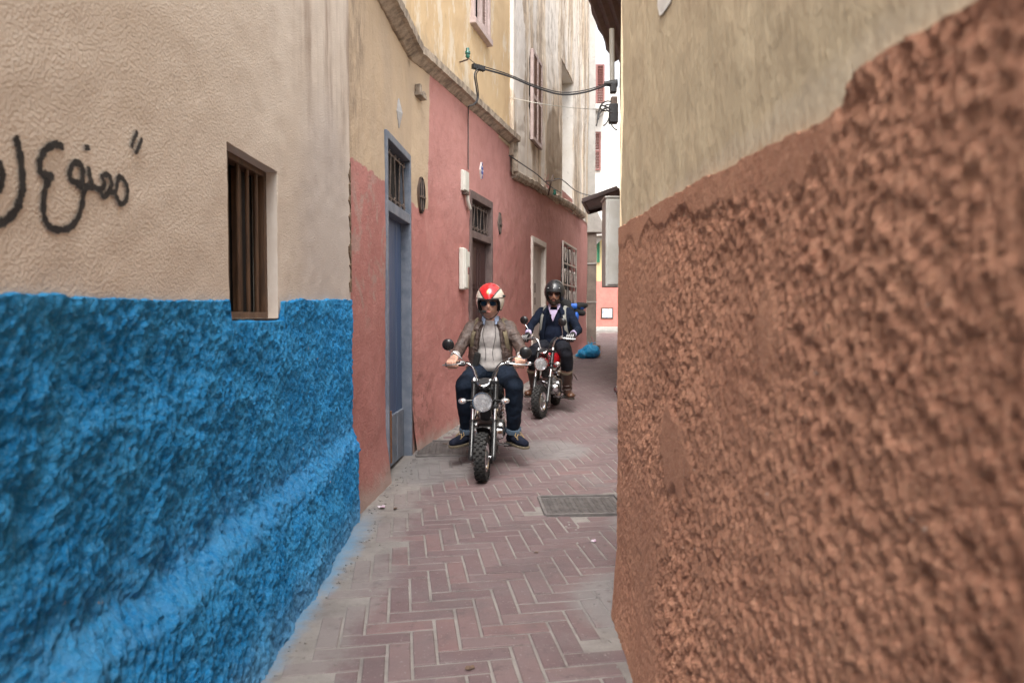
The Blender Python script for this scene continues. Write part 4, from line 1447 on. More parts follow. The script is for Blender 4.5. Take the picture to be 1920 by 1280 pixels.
# a low garden wall and house side fill the yard between the two right-hand houses
yw = thing('yard_wall', 'tan plastered yard wall between the rounded corner and the next house', 'wall', (1.95, 5.8, 0))
sub(MB().box((0, 0, 1.1), (.2, 5.6, 2.4)), 'wall', MAT['tan'], yw, bev=.02)
sub(MB().box((0, 0, 2.33), (.28, 5.6, .07)), 'coping', MAT['pale'], yw, bev=.015)

# ================================================================== boxes, wires and insulators
def meter(label, u0, u1, v0, v1, depth, extra):
    a, zt = W2.px(u0, v0, 0); b, zb = W2.px(u1, v1, depth)
    w, h = b - a, zt - zb
    q = W2.pt(a, zb, 0)
    t = thing('meter_box', label, 'meter box', q, (0, 0, math.atan2(W2.t.y, W2.t.x)))
    # local: x along the wall, y into the wall
    sub(MB().box((w * .5, -depth / 2, h / 2), (w, depth, h)), 'case', MAT['plastic'], t, bev=.012)
    sub(MB().box((w * .5, -depth - .006, h / 2), (w * .86, .02, h * .93)), 'cover', MAT['plastic'], t, bev=.006)
    if extra:
        sub(MB().box((w + .05, -.03, h * .74), (.12, .07, h * .38)), 'side_case', MAT['plastic'], t, bev=.008)
        sub(MB().box((w + .05, -.03, h * .2), (.10, .06, h * .36)), 'side_case', MAT['cornice'], t, bev=.008)
    else:
        sub(MB().tube(bez([(w * .8, -.05, .0), (w * .85, -.05, -.08), (w * 1.3, -.05, -.16), (w * 1.6, -.03, -.14)], 5), .022, 8), 'conduit', MAT['plastic'], t, True)
        sub(MB().box((w * .5, -.05, -.015), (w * .5, .05, .03)), 'gland', MAT['iron'], t)
    return t
meter('small white plastic box above the brown door with a bent conduit below', 861, 878, 318, 362, .05, False)
meter('long white plastic meter box beside the brown door', 860, 875, 464, 543, .06, True)

def wire(label, pts, r, mat, n=10, cat='cable', group=None):
    pts = [Vector(p) for p in pts]
    org = pts[0]
    o = MB().tube(bez([p - org for p in pts], n), r, 6).build('cable', mat, None, True)
    o.location = org
    return tag(o, label, cat, group)
def w2(u, v, off=.03):
    s, z = W2.px(u, v, off)
    return W2.pt(s, z, off)
blk = w2(897, 127, .16)
ins = thing('insulator_bracket', 'green glass insulator on a thin iron bracket on the ochre wall', 'insulator', w2(862, 117, 0))
o_ = w2(862, 117, 0)
tip = w2(877, 112, .12)
sub(MB().tube([Vector((0, 0, 0)), (tip - o_) * .9, tip - o_, tip - o_ + Vector((0, 0, .04))], .009, 6), 'bracket', MAT['iron'], ins, True)
sub(MB().lathe([(0, .11), (.014, .107), (.02, .095), (.018, .08), (.028, .066), (.029, .045), (.02, .038), (.024, .014), (.014, .0), (0, 0)], 14, Matrix.Translation(tip - o_ + Vector((0, 0, .015)))), 'glass', MAT['glassgreen'], ins, True)
jb = thing('cable_clamp', 'black ribbed cable clamp hung below the green insulator', 'cable clamp', blk)
dirv = (at(1140, 158, 8.9) - blk).normalized()
ang = math.atan2(dirv.y, dirv.x)
bb = MB().box((0, 0, 0), (.16, .045, .045))
for k in range(7):
    bb.box((-.07 + k * .0235, 0, 0), (.012, .055, .055))
bb.v = [tuple(Matrix.Rotation(ang, 4, 'Z') @ Vector(p)) for p in bb.v]
sub(bb, 'ribs', MAT['cable'], jb, bev=.004)
sub(MB().tube([tip - blk + Vector((0, 0, .02)), Vector((-.02, 0, .03))], .004, 5), 'tie_wire', MAT['cable'], jb)
eR = at(1140, 159, 8.9)
mid = lambda f, sag: blk + (eR - blk) * f - Vector((0, 0, sag))
wire('thick black cable strung across the lane between the houses', [blk, mid(.2, .05), mid(.4, .14), mid(.6, .19), mid(.8, .13), eR], .011, MAT['cable'])
wire('twisted thin wire wound along the thick black cable', [blk + Vector((0, 0, .03)), mid(.2, .03), mid(.4, .12), mid(.6, .165), mid(.8, .105), eR + Vector((0, 0, .02))], .006, MAT['cable'])
wire('black cable looping from the clamp down to the cornice', [blk, w2(890, 140, .16), w2(893, 165, .16), w2(895, 185, .16), w2(888, 196, .16), w2(879, 200, .17), w2(878, 212, .04)], .008, MAT['cable'])
wire('thin painted conduit running down the pink wall to the small white box', [w2(878, 205, .035), w2(878, 235, .02), w2(878, 270, .022), w2(878, 318, .03)], .007, MAT['brownframe'])
wire('second loop of black cable beside the clamp', [blk + Vector((.03, .03, 0)), w2(893, 140, .15), w2(896, 165, .15), w2(897, 184, .15), w2(891, 196, .16)], .006, MAT['cable'])
wire('thin pale wire crossing below the thick cable', [w2(956, 183, .02), w2(1010, 194, .5), at(1070, 202, 11), at(1120, 206, 11.5), WR.pt(3.0, 4.6, .02)], .005, MAT['plastic'])
wire('sagging dark wire along the broken lower cornice', [w2(955, 292, .12), w2(985, 312, .13), w2(1008, 328, .12), w2(1030, 348, .12), w2(1052, 362, .12)], .009, MAT['cable'])
wire('dark wire from the cornice hook to the far pillar', [w2(1040, 336, .2), w2(1055, 338, .2), w2(1080, 358, .16), w2(1103, 366, .05), at(1122, 368, 17.3)], .010, MAT['cable'])
wire('short dark wire hanging at the end of the upper cornice', [w2(961, 263, .03), w2(961, 280, .03), w2(961, 297, .03)], .012, MAT['iron'])
hk = thing('iron_hook', 'bent iron hook with green insulator on the lower cornice', 'hook', w2(1028, 366, .1))
o_ = w2(1028, 366, .1)
sub(MB().tube(bez([Vector((0, 0, 0)), w2(1031, 352, .2) - o_, w2(1034, 338, .24) - o_, w2(1037, 328, .24) - o_], 5), .014, 6), 'rod', MAT['iron'], hk, True)
sub(MB().tube([w2(1024, 340, .22) - o_, w2(1042, 338, .22) - o_], .011, 6), 'arm', MAT['iron'], hk, True)
sub(MB().lathe([(0, .1), (.03, .09), (.022, .06), (.035, .03), (.02, 0), (0, 0)], 10, Matrix.Translation(w2(1040, 366, .14) - o_)), 'glass', MAT['glassgreen'], hk, True)
# wall outlet tangle on the corner house
tg = thing('junction_box', 'black junction box with a tangle of cables on the corner house', 'junction box', at(1148, 215, 8.9))
o_ = at(1148, 215, 8.9)
def q(u, v, y=8.9):
    return at(u, v, y) - o_
sub(MB().box(q(1150, 214), (.11, .12, .24)), 'box', MAT['cable'], tg, bev=.01)
sub(MB().box(q(1151, 190), (.08, .1, .1)), 'box', MAT['iron'], tg, bev=.01)
sub(MB().tube([eR - o_ - Vector((.05, 0, -.01)), eR - o_ + Vector((.12, 0, .02))], [.03, .05], 10), 'cable_end', MAT['cable'], tg, True)
sub(MB().box(q(1150, 166), (.08, .1, .12)), 'bracket', MAT['cable'], tg, bev=.01)
for L_ in ([(1150, 192), (1138, 190), (1127, 197), (1122, 212), (1120, 228), (1118, 236)], [(1149, 205), (1138, 203), (1130, 206), (1124, 214), (1122, 224)], [(1150, 198), (1141, 196), (1134, 200), (1140, 208), (1148, 212)], [(1150, 222), (1146, 232), (1152, 241), (1157, 244)], [(1149, 208), (1133, 208), (1126, 203), (1130, 198), (1146, 205)], [(1143, 218), (1138, 230), (1132, 236)]):
    sub(MB().tube(bez([q(u, v, 8.9 - .04 * i) for i, (u, v) in enumerate(L_)], 6), .009, 6), 'wire', MAT['cable'], tg, True)

# ================================================================== motorbikes
BK = dict(
    chrome=surf('chrome', (.75, .75, .76), (.6, .6, .62), 14, .14, 1.0, bump=0, rvar=.05),
    alloy=surf('cast_alloy', (.48, .48, .48), (.36, .36, .36), 18, .38, 1.0, bump=.2),
    black=surf('black_gloss_paint', (.012, .012, .013), (.02, .02, .021), 8, .25, 0, bump=0, spec=.5),
    satin=surf('black_satin_metal', (.018, .018, .02), (.03, .03, .032), 12, .42, .3, bump=.1),
    red=surf('red_gloss_paint', (.42, .012, .018), (.36, .01, .015), 6, .22, 0, bump=0, spec=.5, Coat_Weight=.6),
    rubber=surf('dusty_tyre_rubber', (.016, .016, .016), (.03, .029, .028), 30, .85, bump=.4, bscale=160),
    grip=surf('black_grip_rubber', (.02, .02, .02), (.03, .03, .03), 40, .8, bump=.4),
    vinyl=surf('black_seat_vinyl', (.02, .019, .019), (.03, .03, .03), 20, .5, bump=.3),
    reflector=surf('silvered_reflector', (.80, .80, .82), (.55, .55, .57), 60, .24, 1.0, bump=.06, bscale=25, bdist=.004),
    orange=surf('amber_bulb', (.55, .16, .05), (.5, .2, .1), 20, .3, bump=0),
    skinblack=surf('black_mirror_shell', (.012, .012, .013), (.016, .016, .017), 5, .3, bump=0, spec=.5),
)
def m_lens():
    n = Nodes('fluted_lamp_glass')
    v = n.coord('Object', (1, 1, 1))
    nrm = n.bump(n.noise(n.coord('Object', (30, 1, 3)), 5, 2), .12, .002)
    n.b.inputs['Alpha'].default_value = .14
    return n.done((.85, .86, .88), .08, 0, nrm, .7)
BK['lens'] = m_lens()

def Rx90():
    return Matrix.Rotation(R(90), 4, 'Y')       # turns a lathe's z axis into x

def motorbike(label, loc, rot, paint, steer, group=None, mir=((-.30, .30, 1.03), (.325, .26, .965)), fender='chrome', kick=True):
    root = thing('motorcycle', label, 'motorcycle', loc, rot, group)
    ax = Vector((0, .42, .90)).normalized()
    p0 = Vector((0, .0, .19))
    S = Matrix.Translation(p0) @ Matrix.Rotation(R(steer), 4, ax) @ Matrix.Translation(-p0)
    I = Matrix.Identity(4)
    def part(mb, name, m, parent=None, smooth=True, bev=None, st=False):
        return mb.build(name, BK[m] if isinstance(m, str) else m, parent or root, smooth, M=S if st else None, bev=bev)
    def wheel(name, y, st, hub_r):
        C = Matrix.Translation((0, y, .192)) @ Rx90()
        t = MB().lathe([(.105, -.034), (.128, -.037), (.156, -.039), (.172, -.03), (.178, 0), (.172, .03), (.156, .039), (.128, .037), (.105, .034)], 40, C, close=True)
        for k in range(24):
            for h, dr, ph in ((-.033, -.007, 0), (-.0115, .002, .5), (.0115, .002, 0), (.033, -.007, .5)):
                q = 2 * math.pi * (k + ph) / 24
                rr_ = .180 + dr
                Mk = C @ Matrix.Rotation(q, 4, 'Z') @ Matrix.Translation((rr_, 0, h))
                t.box((0, 0, 0), (.02, .026, .0225), None) if False else None
                bx = MB().box((0, 0, 0), (.012, .030, .0185))
                t.add([Mk @ Vector(p) for p in bx.v], bx.f)
        w = part(t, name, 'rubber', smooth=False, st=st)
        part(MB().lathe([(.112, -.037), (.104, -.040), (.098, -.034), (.088, -.014), (.055, -.012), (.055, .012), (.088, .014), (.098, .034), (.104, .040), (.112, .037)], 32, C), 'rim', 'chrome', w, st=st)
        part(MB().lathe([(0, -.05), (.03, -.05), (hub_r, -.035), (hub_r, .035), (.03, .05), (0, .05)], 24, C), 'hub', 'alloy', w, st=st)
        for k in range(5):
            q = 2 * math.pi * k / 5
            c = C @ Vector((.076 * math.cos(q), .076 * math.sin(q), .016))
            part(MB().tube([c - Vector((.012, 0, 0)), c + Vector((.008, 0, 0))], .009, 8), 'wheel_bolt', 'chrome', w, st=st)
        part(MB().tube([(-.105, y, .192), (.105, y, .192)], .011, 10), 'axle', 'chrome', w, st=st)
        return w
    wheel('front_wheel', 0, True, .062)
    wheel('rear_wheel', .90, False, .062)
    fork = lambda z, x=0.0, dy=0.0: Vector((x, (z - .19) * .466 + dy, z))
    for s in (-1, 1):
        x = .0875 * s
        leg = part(MB().tube([fork(.165, x), fork(.19, x), fork(.20, x), fork(.44, x), fork(.445, x)], [.012, .024, .021, .021, .016], 14), 'fork_leg', 'black', st=True)
        part(MB().tube([fork(.44, x), fork(.60, x)], .0155, 12), 'stanchion', 'chrome', leg, st=True)
        part(MB().tube([fork(.44, x), fork(.455, x), fork(.456, x)], [.024, .024, .018], 14), 'dust_seal', 'black', leg, st=True)
        part(MB().tube([fork(.56, x), fork(.74, x)], .0225, 12), 'fork_cover', 'black', leg, st=True)
        part(MB().tube([fork(.74, x), fork(.765, x)], [.02, .012], 10), 'fork_cap', 'chrome', leg, st=True)
        # indicators
        ts = part(MB().tube([fork(.60, .09 * s, -.02), fork(.60, .145 * s, -.03)], .0085, 8), 'turn_signal', 'black', st=True)
        c = fork(.60, .168 * s, -.035)
        part(MB().ball(c, (.036, .03, .0245), 16, 10), 'signal_body', 'chrome', ts, st=True)
        part(MB().ball(c + Vector((0, -.012, 0)), (.033, .026, .0222), 16, 10), 'signal_lens', BK['lens'], ts, st=True)
        part(MB().ball(c + Vector((.004 * s, -.028, 0)), (.008, .009, .008), 8, 6), 'bulb', 'orange', ts, st=True)
    for z in (.555, .735):
        b = MB()
        c = fork(z)
        b.box(c, (.22, .06, .028)); b.tube([c + Vector((0, .0, -.02)), c + Vector((0, 0, .02))], .034, 12)
        part(b, 'triple_clamp', 'satin', smooth=False, bev=.006, st=True)
    part(MB().tube([fork(.53, 0, .0), fork(.75, 0, .0)], .02, 10), 'steering_stem', 'satin', st=True)
    # headlight: chrome bucket, rim, silvered bowl, bulb and fluted glass
    hc = Vector((0, .085, .605))
    H = Matrix.Translation(hc) @ Matrix.Rotation(R(90), 4, 'X')     # local z points forward (-y)
    hl = part(MB().lathe([(0, -.105), (.03, -.103), (.055, -.085), (.071, -.045), (.075, 0), (.0745, .012)], 32, H), 'headlight', paint if fender == 'paint' else 'chrome', st=True)
    part(MB().lathe([(.0735, .004), (.0775, .004), (.079, .014), (.0765, .021), (.0705, .021), (.0695, .012)], 36, H, close=True), 'headlight_rim', 'chrome', hl, st=True)
    part(MB().lathe([(0, -.055), (.018, -.052), (.045, -.03), (.069, .010)], 32, H), 'reflector', 'reflector', hl, st=True)
    part(MB().lathe([(0, -.052), (.012, -.05), (.014, -.02), (.010, -.008), (0, -.004)], 12, H), 'bulb', 'alloy', hl, st=True)
    part(MB().lathe([(0, .030), (.03, .028), (.055, .0225), (.0705, .014), (.0705, .011), (0, .024)], 32, H), 'lens', 'lens', hl, st=True)
    for s in (-1, 1):
        part(MB().tube([hc + Vector((.07 * s, .03, 0)), hc + Vector((.085 * s, .09, 0))], .010, 8), 'headlight_bracket', 'black', hl, st=True)
    SPM = Matrix.Translation((0, .165, .742)) @ Matrix.Rotation(R(30), 4, 'X') @ Matrix.Scale(1.2, 4)
    sp = part(MB().lathe([(0, -.04), (.034, -.04), (.043, -.03), (.043, .0), (.04, .006)], 24, SPM), 'speedometer', 'black', st=True)
    part(MB().lathe([(.036, .004), (.043, .0), (.0445, .006), (.037, .009)], 24, SPM, close=True), 'speedometer_rim', 'chrome', sp, st=True)
    part(MB().lathe([(0, .003), (.037, .005)], 20, SPM), 'dial', 'satin', sp, st=True)
    # handlebar
    half = [(.0, .278, .745), (.06, .278, .745), (.075, .282, .77), (.088, .288, .81), (.105, .296, .85), (.135, .304, .872), (.18, .312, .877), (.25, .330, .873), (.325, .352, .864)]
    pts = [(-x, y, z) for x, y, z in half[:0:-1]] + half
    hb = part(MB().tube(bez(pts, 5), .0112, 12), 'handlebar', 'chrome', st=True)
    for s in (-1, 1):
        m = lambda x, y, z: (x * s, y, z)
        part(MB().tube([m(.215, .322, .8755), m(.22, .323, .8755), m(.325, .352, .864), m(.33, .3535, .8635)], [.021, .0165, .0165, .021], 12), 'grip', 'grip', hb, st=True)
        sw = MB().box(m(.19, .312, .876), (.042, .045, .038))
        part(sw, 'switch_housing', 'satin', hb, False, .006, True)
        part(MB().box(m(.185, .285, .886), (.035, .045, .03)), 'lever_clamp', 'alloy', hb, False, .006, True)
        part(MB().tube(bez([m(.18, .275, .886), m(.21, .268, .88), m(.27, .274, .872), m(.33, .295, .866), m(.345, .300, .867)], 4), [.009] * 13 + [.008, .008, .011, .011], 8, flat=.7), 'lever', 'alloy', hb, st=True)
        q = Vector(mir[0 if s < 0 else 1])
        base = Vector(m(.185, .300, .893))
        mm = part(MB().tube(bez([base, base + Vector((.01 * s, -.005, .03)), base.lerp(q, .55) + Vector((0, 0, .0)), q + Vector((-.01 * s, .008, -.05)), q + Vector((0, .006, -.02))], 5), .0048, 8), 'mirror', 'chrome', st=True)
        Mm = Matrix.Translation(q) @ Matrix.Rotation(R(90 + 8), 4, 'X')
        part(MB().lathe([(0, .022), (.02, .0205), (.036, .015), (.046, .006), (.0495, -.004), (.047, -.008), (0, -.009)], 28, Mm), 'mirror_shell', 'skinblack', mm, st=True)
        part(MB().lathe([(0, -.0105), (.044, -.0095)], 24, Mm), 'mirror_glass', 'chrome', mm, st=True)
    for s, pts in ((-1, [(-.17, .30, .875), (-.13, .22, .90), (-.06, .16, .84), (-.03, .18, .70)]), (1, [(.17, .30, .875), (.13, .23, .89), (.08, .17, .82), (.05, .19, .68), (.085, .2, .5)]), (1, [(.18, .30, .87), (.12, .20, .86), (.06, .17, .75), (.02, .22, .66)])):
        part(MB().tube(bez(pts, 5), .0045, 6), 'control_cable', 'grip', st=True)
    # front mudguard
    C = Matrix.Translation((0, .0, .192)) @ Rx90()
    mg = MB().lathe([(.208, -.055), (.222, -.045), (.232, 0), (.222, .045), (.208, .055)], 22, C, arc=R(105), a0=R(62))
    part(mg, 'front_mudguard', 'satin' if fender == 'black' else 'chrome', st=True).modifiers.new('solid', 'SOLIDIFY').thickness = .004
    # frame, tank, seat
    for s in (-1, 1):
        part(MB().tube(bez([(.0, .29, .64), (.03 * s, .40, .52), (.05 * s, .58, .46), (.075 * s, .78, .52), (.085 * s, 1.0, .60)], 4), .014, 8), 'frame_tube', 'black')
        part(MB().tube([(.075 * s, .56, .26), (.085 * s, .90, .192)], .015, 8), 'swing_arm', 'black')
        sh = part(MB().tube([(.09 * s, .86, .215), (.088 * s, .80, .50)], .012, 8), 'shock_absorber', 'chrome')
        part(MB().tube([Vector((.09 * s, .855, .26)).lerp(Vector((.088 * s, .81, .47)), t / 40) + Vector((.022 * math.cos(t * 1.1), .022 * math.sin(t * 1.1), 0)) for t in range(41)], .0045, 5), 'spring', 'chrome', sh)
        fp = part(MB().tube([(.05 * s, .50, .172), (.225 * s, .495, .172)], [.011, .012], 8), 'footpeg', 'alloy')
        part(MB().tube([(.13 * s, .496, .172), (.225 * s, .495, .172)], .0165, 8), 'peg_rubber', 'grip', fp)
    tk = MB()
    prof = []
    rows, cols = 16, 22
    vs, fs = [], []
    for i in range(rows + 1):
        t = i / rows
        y = .285 + .36 * t
        w = .138 * (math.sin(math.pi * min(max(.10 + .80 * t, 0), 1)) ** .55) * (1 - .25 * max(0, t - .5))
        h = .10 * (math.sin(math.pi * min(max(.12 + .72 * t, 0), 1)) ** .5)
        cz = .615 - .02 * t
        if i in (0, rows):
            w *= .55; h *= .55
        for k in range(cols):
            q = 2 * math.pi * k / cols
            c_, s_ = math.cos(q), math.sin(q)
            e = lambda a_: (abs(a_) ** .72) * (1 if a_ > 0 else -1)
            vs.append((w * e(c_), y, cz + h * e(s_)))
    for i in range(rows):
        for k in range(cols):
            fs.append((i * cols + k, i * cols + (k + 1) % cols, (i + 1) * cols + (k + 1) % cols, (i + 1) * cols + k))
    fs += [tuple(range(cols)), tuple(rows * cols + k for k in range(cols))]
    tk.add(vs, fs)
    tank = part(tk, 'fuel_tank', paint)
    part(MB().lathe([(0, .022), (.024, .02), (.028, .008), (.026, 0)], 18, Matrix.Translation((0, .42, .708))), 'filler_cap', 'chrome', tank)
    st_ = MB()
    vs, fs = [], []
    for i in range(13):
        t = i / 12
        y = .57 + .45 * t
        w = .115 * (.62 + .38 * math.sin(math.pi * min(t * 1.1 + .05, 1) * .75)) * (.8 if i in (0, 12) else 1)
        for (x, z) in ((-1, -.035), (-1.02, .0), (-.86, .028), (-.4, .04), (.4, .04), (.86, .028), (1.02, 0), (1, -.035)):
            vs.append((x * w, y, .665 + z * (.6 if i in (0, 12) else 1) + .02 * t))
    for i in range(12):
        for k in range(8):
            fs.append((i * 8 + k, i * 8 + (k + 1) % 8, (i + 1) * 8 + (k + 1) % 8, (i + 1) * 8 + k))
    fs += [tuple(range(8)), tuple(96 + k for k in range(8))]
    part(st_.add(vs, fs), 'seat', 'vinyl')
    # engine
    en = MB().box((0, .48, .30), (.17, .25, .16)); en.box((0, .53, .36), (.14, .12, .1)); en.tube([(-.09, .52, .30), (.09, .52, .30)], .1, 20)
    eng = part(en, 'engine', 'alloy', smooth=False, bev=.015)
    cy = MB().tube([(0, .37, .315), (0, .22, .335)], .046, 14)
    for k in range(8):
        y = .245 + k * .016
        cy.box((0, y, .335 - (y - .22) * .13), (.125, .006, .125))
    part(cy, 'cylinder', 'satin', eng, False)
    part(MB().box((0, .205, .337), (.10, .05, .10)), 'cylinder_head', 'alloy', eng, False, .012)
    for s in (-1, 1):
        part(MB().lathe([(0, .03), (.05, .028), (.068, .018), (.074, 0), (.074, -.03)], 24, Matrix.Translation((.115 * s, .52, .31)) @ Matrix.Rotation(R(90 * s), 4, 'Y')), 'side_cover', 'alloy', eng)
        part(MB().lathe([(0, .03), (.045, .026), (.055, .01), (.056, -.04)], 24, Matrix.Translation((.105 * s, .40, .295)) @ Matrix.Rotation(R(90 * s), 4, 'Y')), 'side_cover', 'chrome' if s > 0 else 'alloy', eng)
    part(MB().box((0, .30, .47), (.09, .12, .09)), 'air_filter', 'satin', eng, False, .02)
    part(MB().tube([(-.05, .255, .45), (.05, .255, .45)], .006, 6), 'cross_rod', 'chrome', eng)
    part(MB().tube(bez([(-.04, .2, .29), (-.07, .17, .22), (-.11, .3, .18), (-.13, .5, .2), (-.14, .7, .3)], 6), .017, 10), 'exhaust_pipe', 'chrome')
    part(MB().tube([(-.14, .66, .28), (-.145, .70, .30), (-.15, 1.0, .42), (-.15, 1.03, .43)], [.02, .036, .04, .03], 14), 'silencer', 'chrome')
    part(MB().lathe([(.212, -.06), (.228, -.05), (.24, 0), (.228, .05), (.212, .06)], 24, Matrix.Translation((0, .90, .192)) @ Rx90(), arc=R(120), a0=R(90)), 'rear_mudguard', 'chrome').modifiers.new('solid', 'SOLIDIFY').thickness = .004
    part(MB().box((0, 1.10, .53), (.09, .05, .06)), 'tail_light', 'red', smooth=False, bev=.012)
    part(MB().tube(bez([(.07, .46, .22), (.10, .42, .20), (.17, .37, .20), (.20, .36, .205)], 4), .007, 6), 'gear_lever', 'chrome')
    if kick:
        part(MB().tube(bez([(.09, .56, .25), (.15, .64, .20), (.22, .72, .17), (.27, .76, .155)], 4), .009, 8), 'side_stand', 'satin')
    return root

def rot_on_slope(y, yaw, lean=0.0):
    return (math.atan((zg(y + .9) - zg(y)) / .9), R(lean), R(yaw))
Y1, Y2 = 5.2, 7.62
L1 = Vector((-.2275, Y1, zg(Y1))); ROT1 = rot_on_slope(Y1, -3.5, 0)
L2 = Vector((.31, Y2, zg(Y2))); ROT2 = rot_on_slope(Y2, -15, 1.5)
bike1 = motorbike('small black motorcycle with chrome headlight under the rider in the brown jacket', L1, ROT1, 'black', -2, 'small motorcycles ridden up the lane', fender='black', kick=False)
bike2 = motorbike('small motorcycle with red tank under the rider in the navy blazer', L2, ROT2, 'red', -7, 'small motorcycles ridden up the lane', ((-.27, .30, 1.09), (.20, .28, 1.06)), 'paint')
# third one parked past the rounded corner, only its handlebar end shows
bike3 = copy_tree(bike1)
tag(bike3, 'parked motorcycle behind the rounded brown corner, only its handlebar end showing', 'motorcycle')
del bike3['group']
_h = at(1147, 692, 6.3)
bike3.location = (1.32, 5.95, zg(5.95))
bike3.rotation_euler = rot_on_slope(5.95, 10, 8)

# ================================================================== riders
def m_cloth(name, a, b, scale, rough=.9, bump=.5, bdist=.006, wr=9, fine=220, spec=.2, stretch=(1, 1, 1), sheen=0.0):
    n = Nodes(name)
    v = n.coord('Object')
    vs_ = n.coord('Object', stretch)
    c = n.mix(n.step(n.noise(v, scale, 6, .65), .35, .65), a, b)
    c = n.mix(n.math('MULTIPLY', n.step(n.noise(v, fine, 2), .45, .65), .3), c, tuple(x * .55 for x in a))
    nrm = n.bump(n.noise(vs_, wr, 5, .6, .6), bump, bdist * 3)
    nrm = n.bump(n.noise(v, fine, 3), .3, .0015, nrm)
    return n.done(c, rough, 0, nrm, spec, Sheen_Weight=sheen)
def m_skin(name, c, lip):
    n = Nodes(name)
    v = n.coord('Object')
    col = n.mix(n.step(n.noise(v, 25, 4), .35, .7), c, tuple(x * y for x, y in zip(c, (.9, .82, .78))))
    return n.done(col, .5, 0, n.bump(n.noise(v, 180, 3), .15, .001), .4, Subsurface_Weight=.12, Subsurface_Radius=(.01, .004, .002))
CL = dict(
    leather=m_cloth('worn_brown_leather', (.050, .032, .027), (.095, .063, .052), 11, .52, .9, .006, 16, 150, .45, (1, 1, 2.2)),
    marl=m_cloth('grey_marl_knit', (.43, .40, .385), (.36, .335, .325), 30, .95, .35, .004, 9, 320, .1, (1, 1, 1.4)),
    denim=m_cloth('dark_blue_denim', (.004, .0085, .019), (.008, .015, .029), 7, .85, .6, .006, 12, 300, .2),
    hem=m_cloth('turned_denim_hem', (.06, .09, .13), (.09, .12, .16), 20, .9, .3, .003, 30, 300),
    navy=m_cloth('navy_wool', (.007, .010, .020), (.010, .015, .028), 8, .95, .7, .006, 11, 260, .1, (1, 1, 1.6), 0.0),
    knit=m_cloth('navy_knit', (.006, .009, .019), (.009, .013, .026), 14, .95, .5, .005, 12, 260, .1),
    black=m_cloth('black_jeans', (.008, .009, .014), (.013, .014, .02), 9, .85, .6, .006, 12, 260, .2),
    lilac=m_cloth('lilac_shirt_cotton', (.50, .42, .60), (.45, .38, .55), 10, .9, .4, .004, 16, 260),
    sky=m_cloth('pale_blue_shirt_cotton', (.34, .42, .58), (.3, .38, .52), 12, .9, .3, .003, 20, 260),
    olive=m_cloth('olive_webbing', (.17, .14, .09), (.13, .105, .07), 20, .9, .3, .002, 40, 300),
    greyweb=m_cloth('grey_webbing', (.26, .26, .235), (.21, .21, .19), 20, .9, .3, .002, 40, 300),
    suede=m_cloth('navy_suede', (.010, .012, .022), (.018, .021, .034), 18, .95, .4, .003, 25, 250, .1),
    sole=surf('tan_crepe_sole', (.13, .105, .07), (.10, .08, .055), 20, .9, bump=.3),
    lace=surf('tan_lace', (.34, .24, .13), (.28, .2, .1), 40, .9, bump=.2),
    boot=m_cloth('brown_boot_leather', (.030, .013, .009), (.05, .023, .015), 9, .45, .6, .004, 14, 150, .5),
    toe=m_cloth('tan_toe_leather', (.10, .040, .019), (.07, .030, .015), 12, .4, .3, .003, 20, 150, .5),
    darksole=surf('dark_boot_sole', (.03, .022, .017), (.045, .033, .025), 20, .8, bump=.3),
    glove=m_cloth('black_glove', (.010, .010, .011), (.016, .016, .017), 20, .6, .4, .003, 30, 250, .4),
    stripe=surf('white_glove_stripe', (.55, .55, .55), (.5, .5, .5), 20, .8, bump=.1),
    glass=surf('dark_sunglass_lens', (.008, .008, .009), (.012, .012, .014), 4, .06, bump=0, spec=.8),
    brownglass=surf('brown_sunglass_lens', (.02, .008, .006), (.03, .01, .008), 4, .08, bump=0, spec=.8),
    frame=surf('gunmetal_frame', (.10, .10, .10), (.08, .08, .08), 9, .3, .8, bump=0),
    foam=surf('black_foam', (.01, .01, .01), (.015, .015, .015), 40, .95, bump=.4),
    lining=surf('black_helmet_lining', (.010, .010, .011), (.016, .016, .016), 30, .8, bump=.3),
    skin1=m_skin('fair_skin', (.60, .36, .27), None), skin2=m_skin('tanned_skin', (.44, .245, .17), None),
    lip=surf('lip_skin', (.40, .16, .13), (.36, .14, .11), 30, .5, bump=0),
    beard=m_cloth('dark_beard_hair', (.018, .011, .008), (.03, .018, .012), 60, .8, .9, .004, 90, 300, .2),
    bhelmet=surf('matt_black_helmet', (.014, .015, .017), (.018, .019, .021), 4, .28, bump=0, spec=.5, rvar=.04),
)
def m_helmet():
    n = Nodes('red_and_cream_helmet_paint')
    v = n.coord('Object')
    x, z, y = n.axis(v, 0), n.axis(v, 2), n.axis(v, 1)
    ax = n.math('ABSOLUTE', x)
    edge = n.math('SUBTRACT', ax, n.math('ADD', .030, n.math('MULTIPLY', n.math('SUBTRACT', z, .012), .72)))
    side = n.step(edge, -.001, .001)
    col = n.mix(side, (.48, .018, .022), (.55, .49, .42))
    band = n.math('SUBTRACT', 1.0, n.step(n.math('ABSOLUTE', edge), .006, .0075))
    col = n.mix(band, col, (.05, .03, .03))
    line = n.math('SUBTRACT', 1.0, n.step(n.math('ABSOLUTE', n.math('SUBTRACT', z, .016)), .004, .005))
    col = n.mix(n.math('MULTIPLY', line, side), col, (.08, .06, .06))
    return n.done(col, .16, 0, None, .5, Coat_Weight=.5)
CL['rhelmet'] = m_helmet()
_tex = bpy.data.textures.new('folds', 'CLOUDS')
_tex.noise_scale = .09
_tex.noise_depth = 2
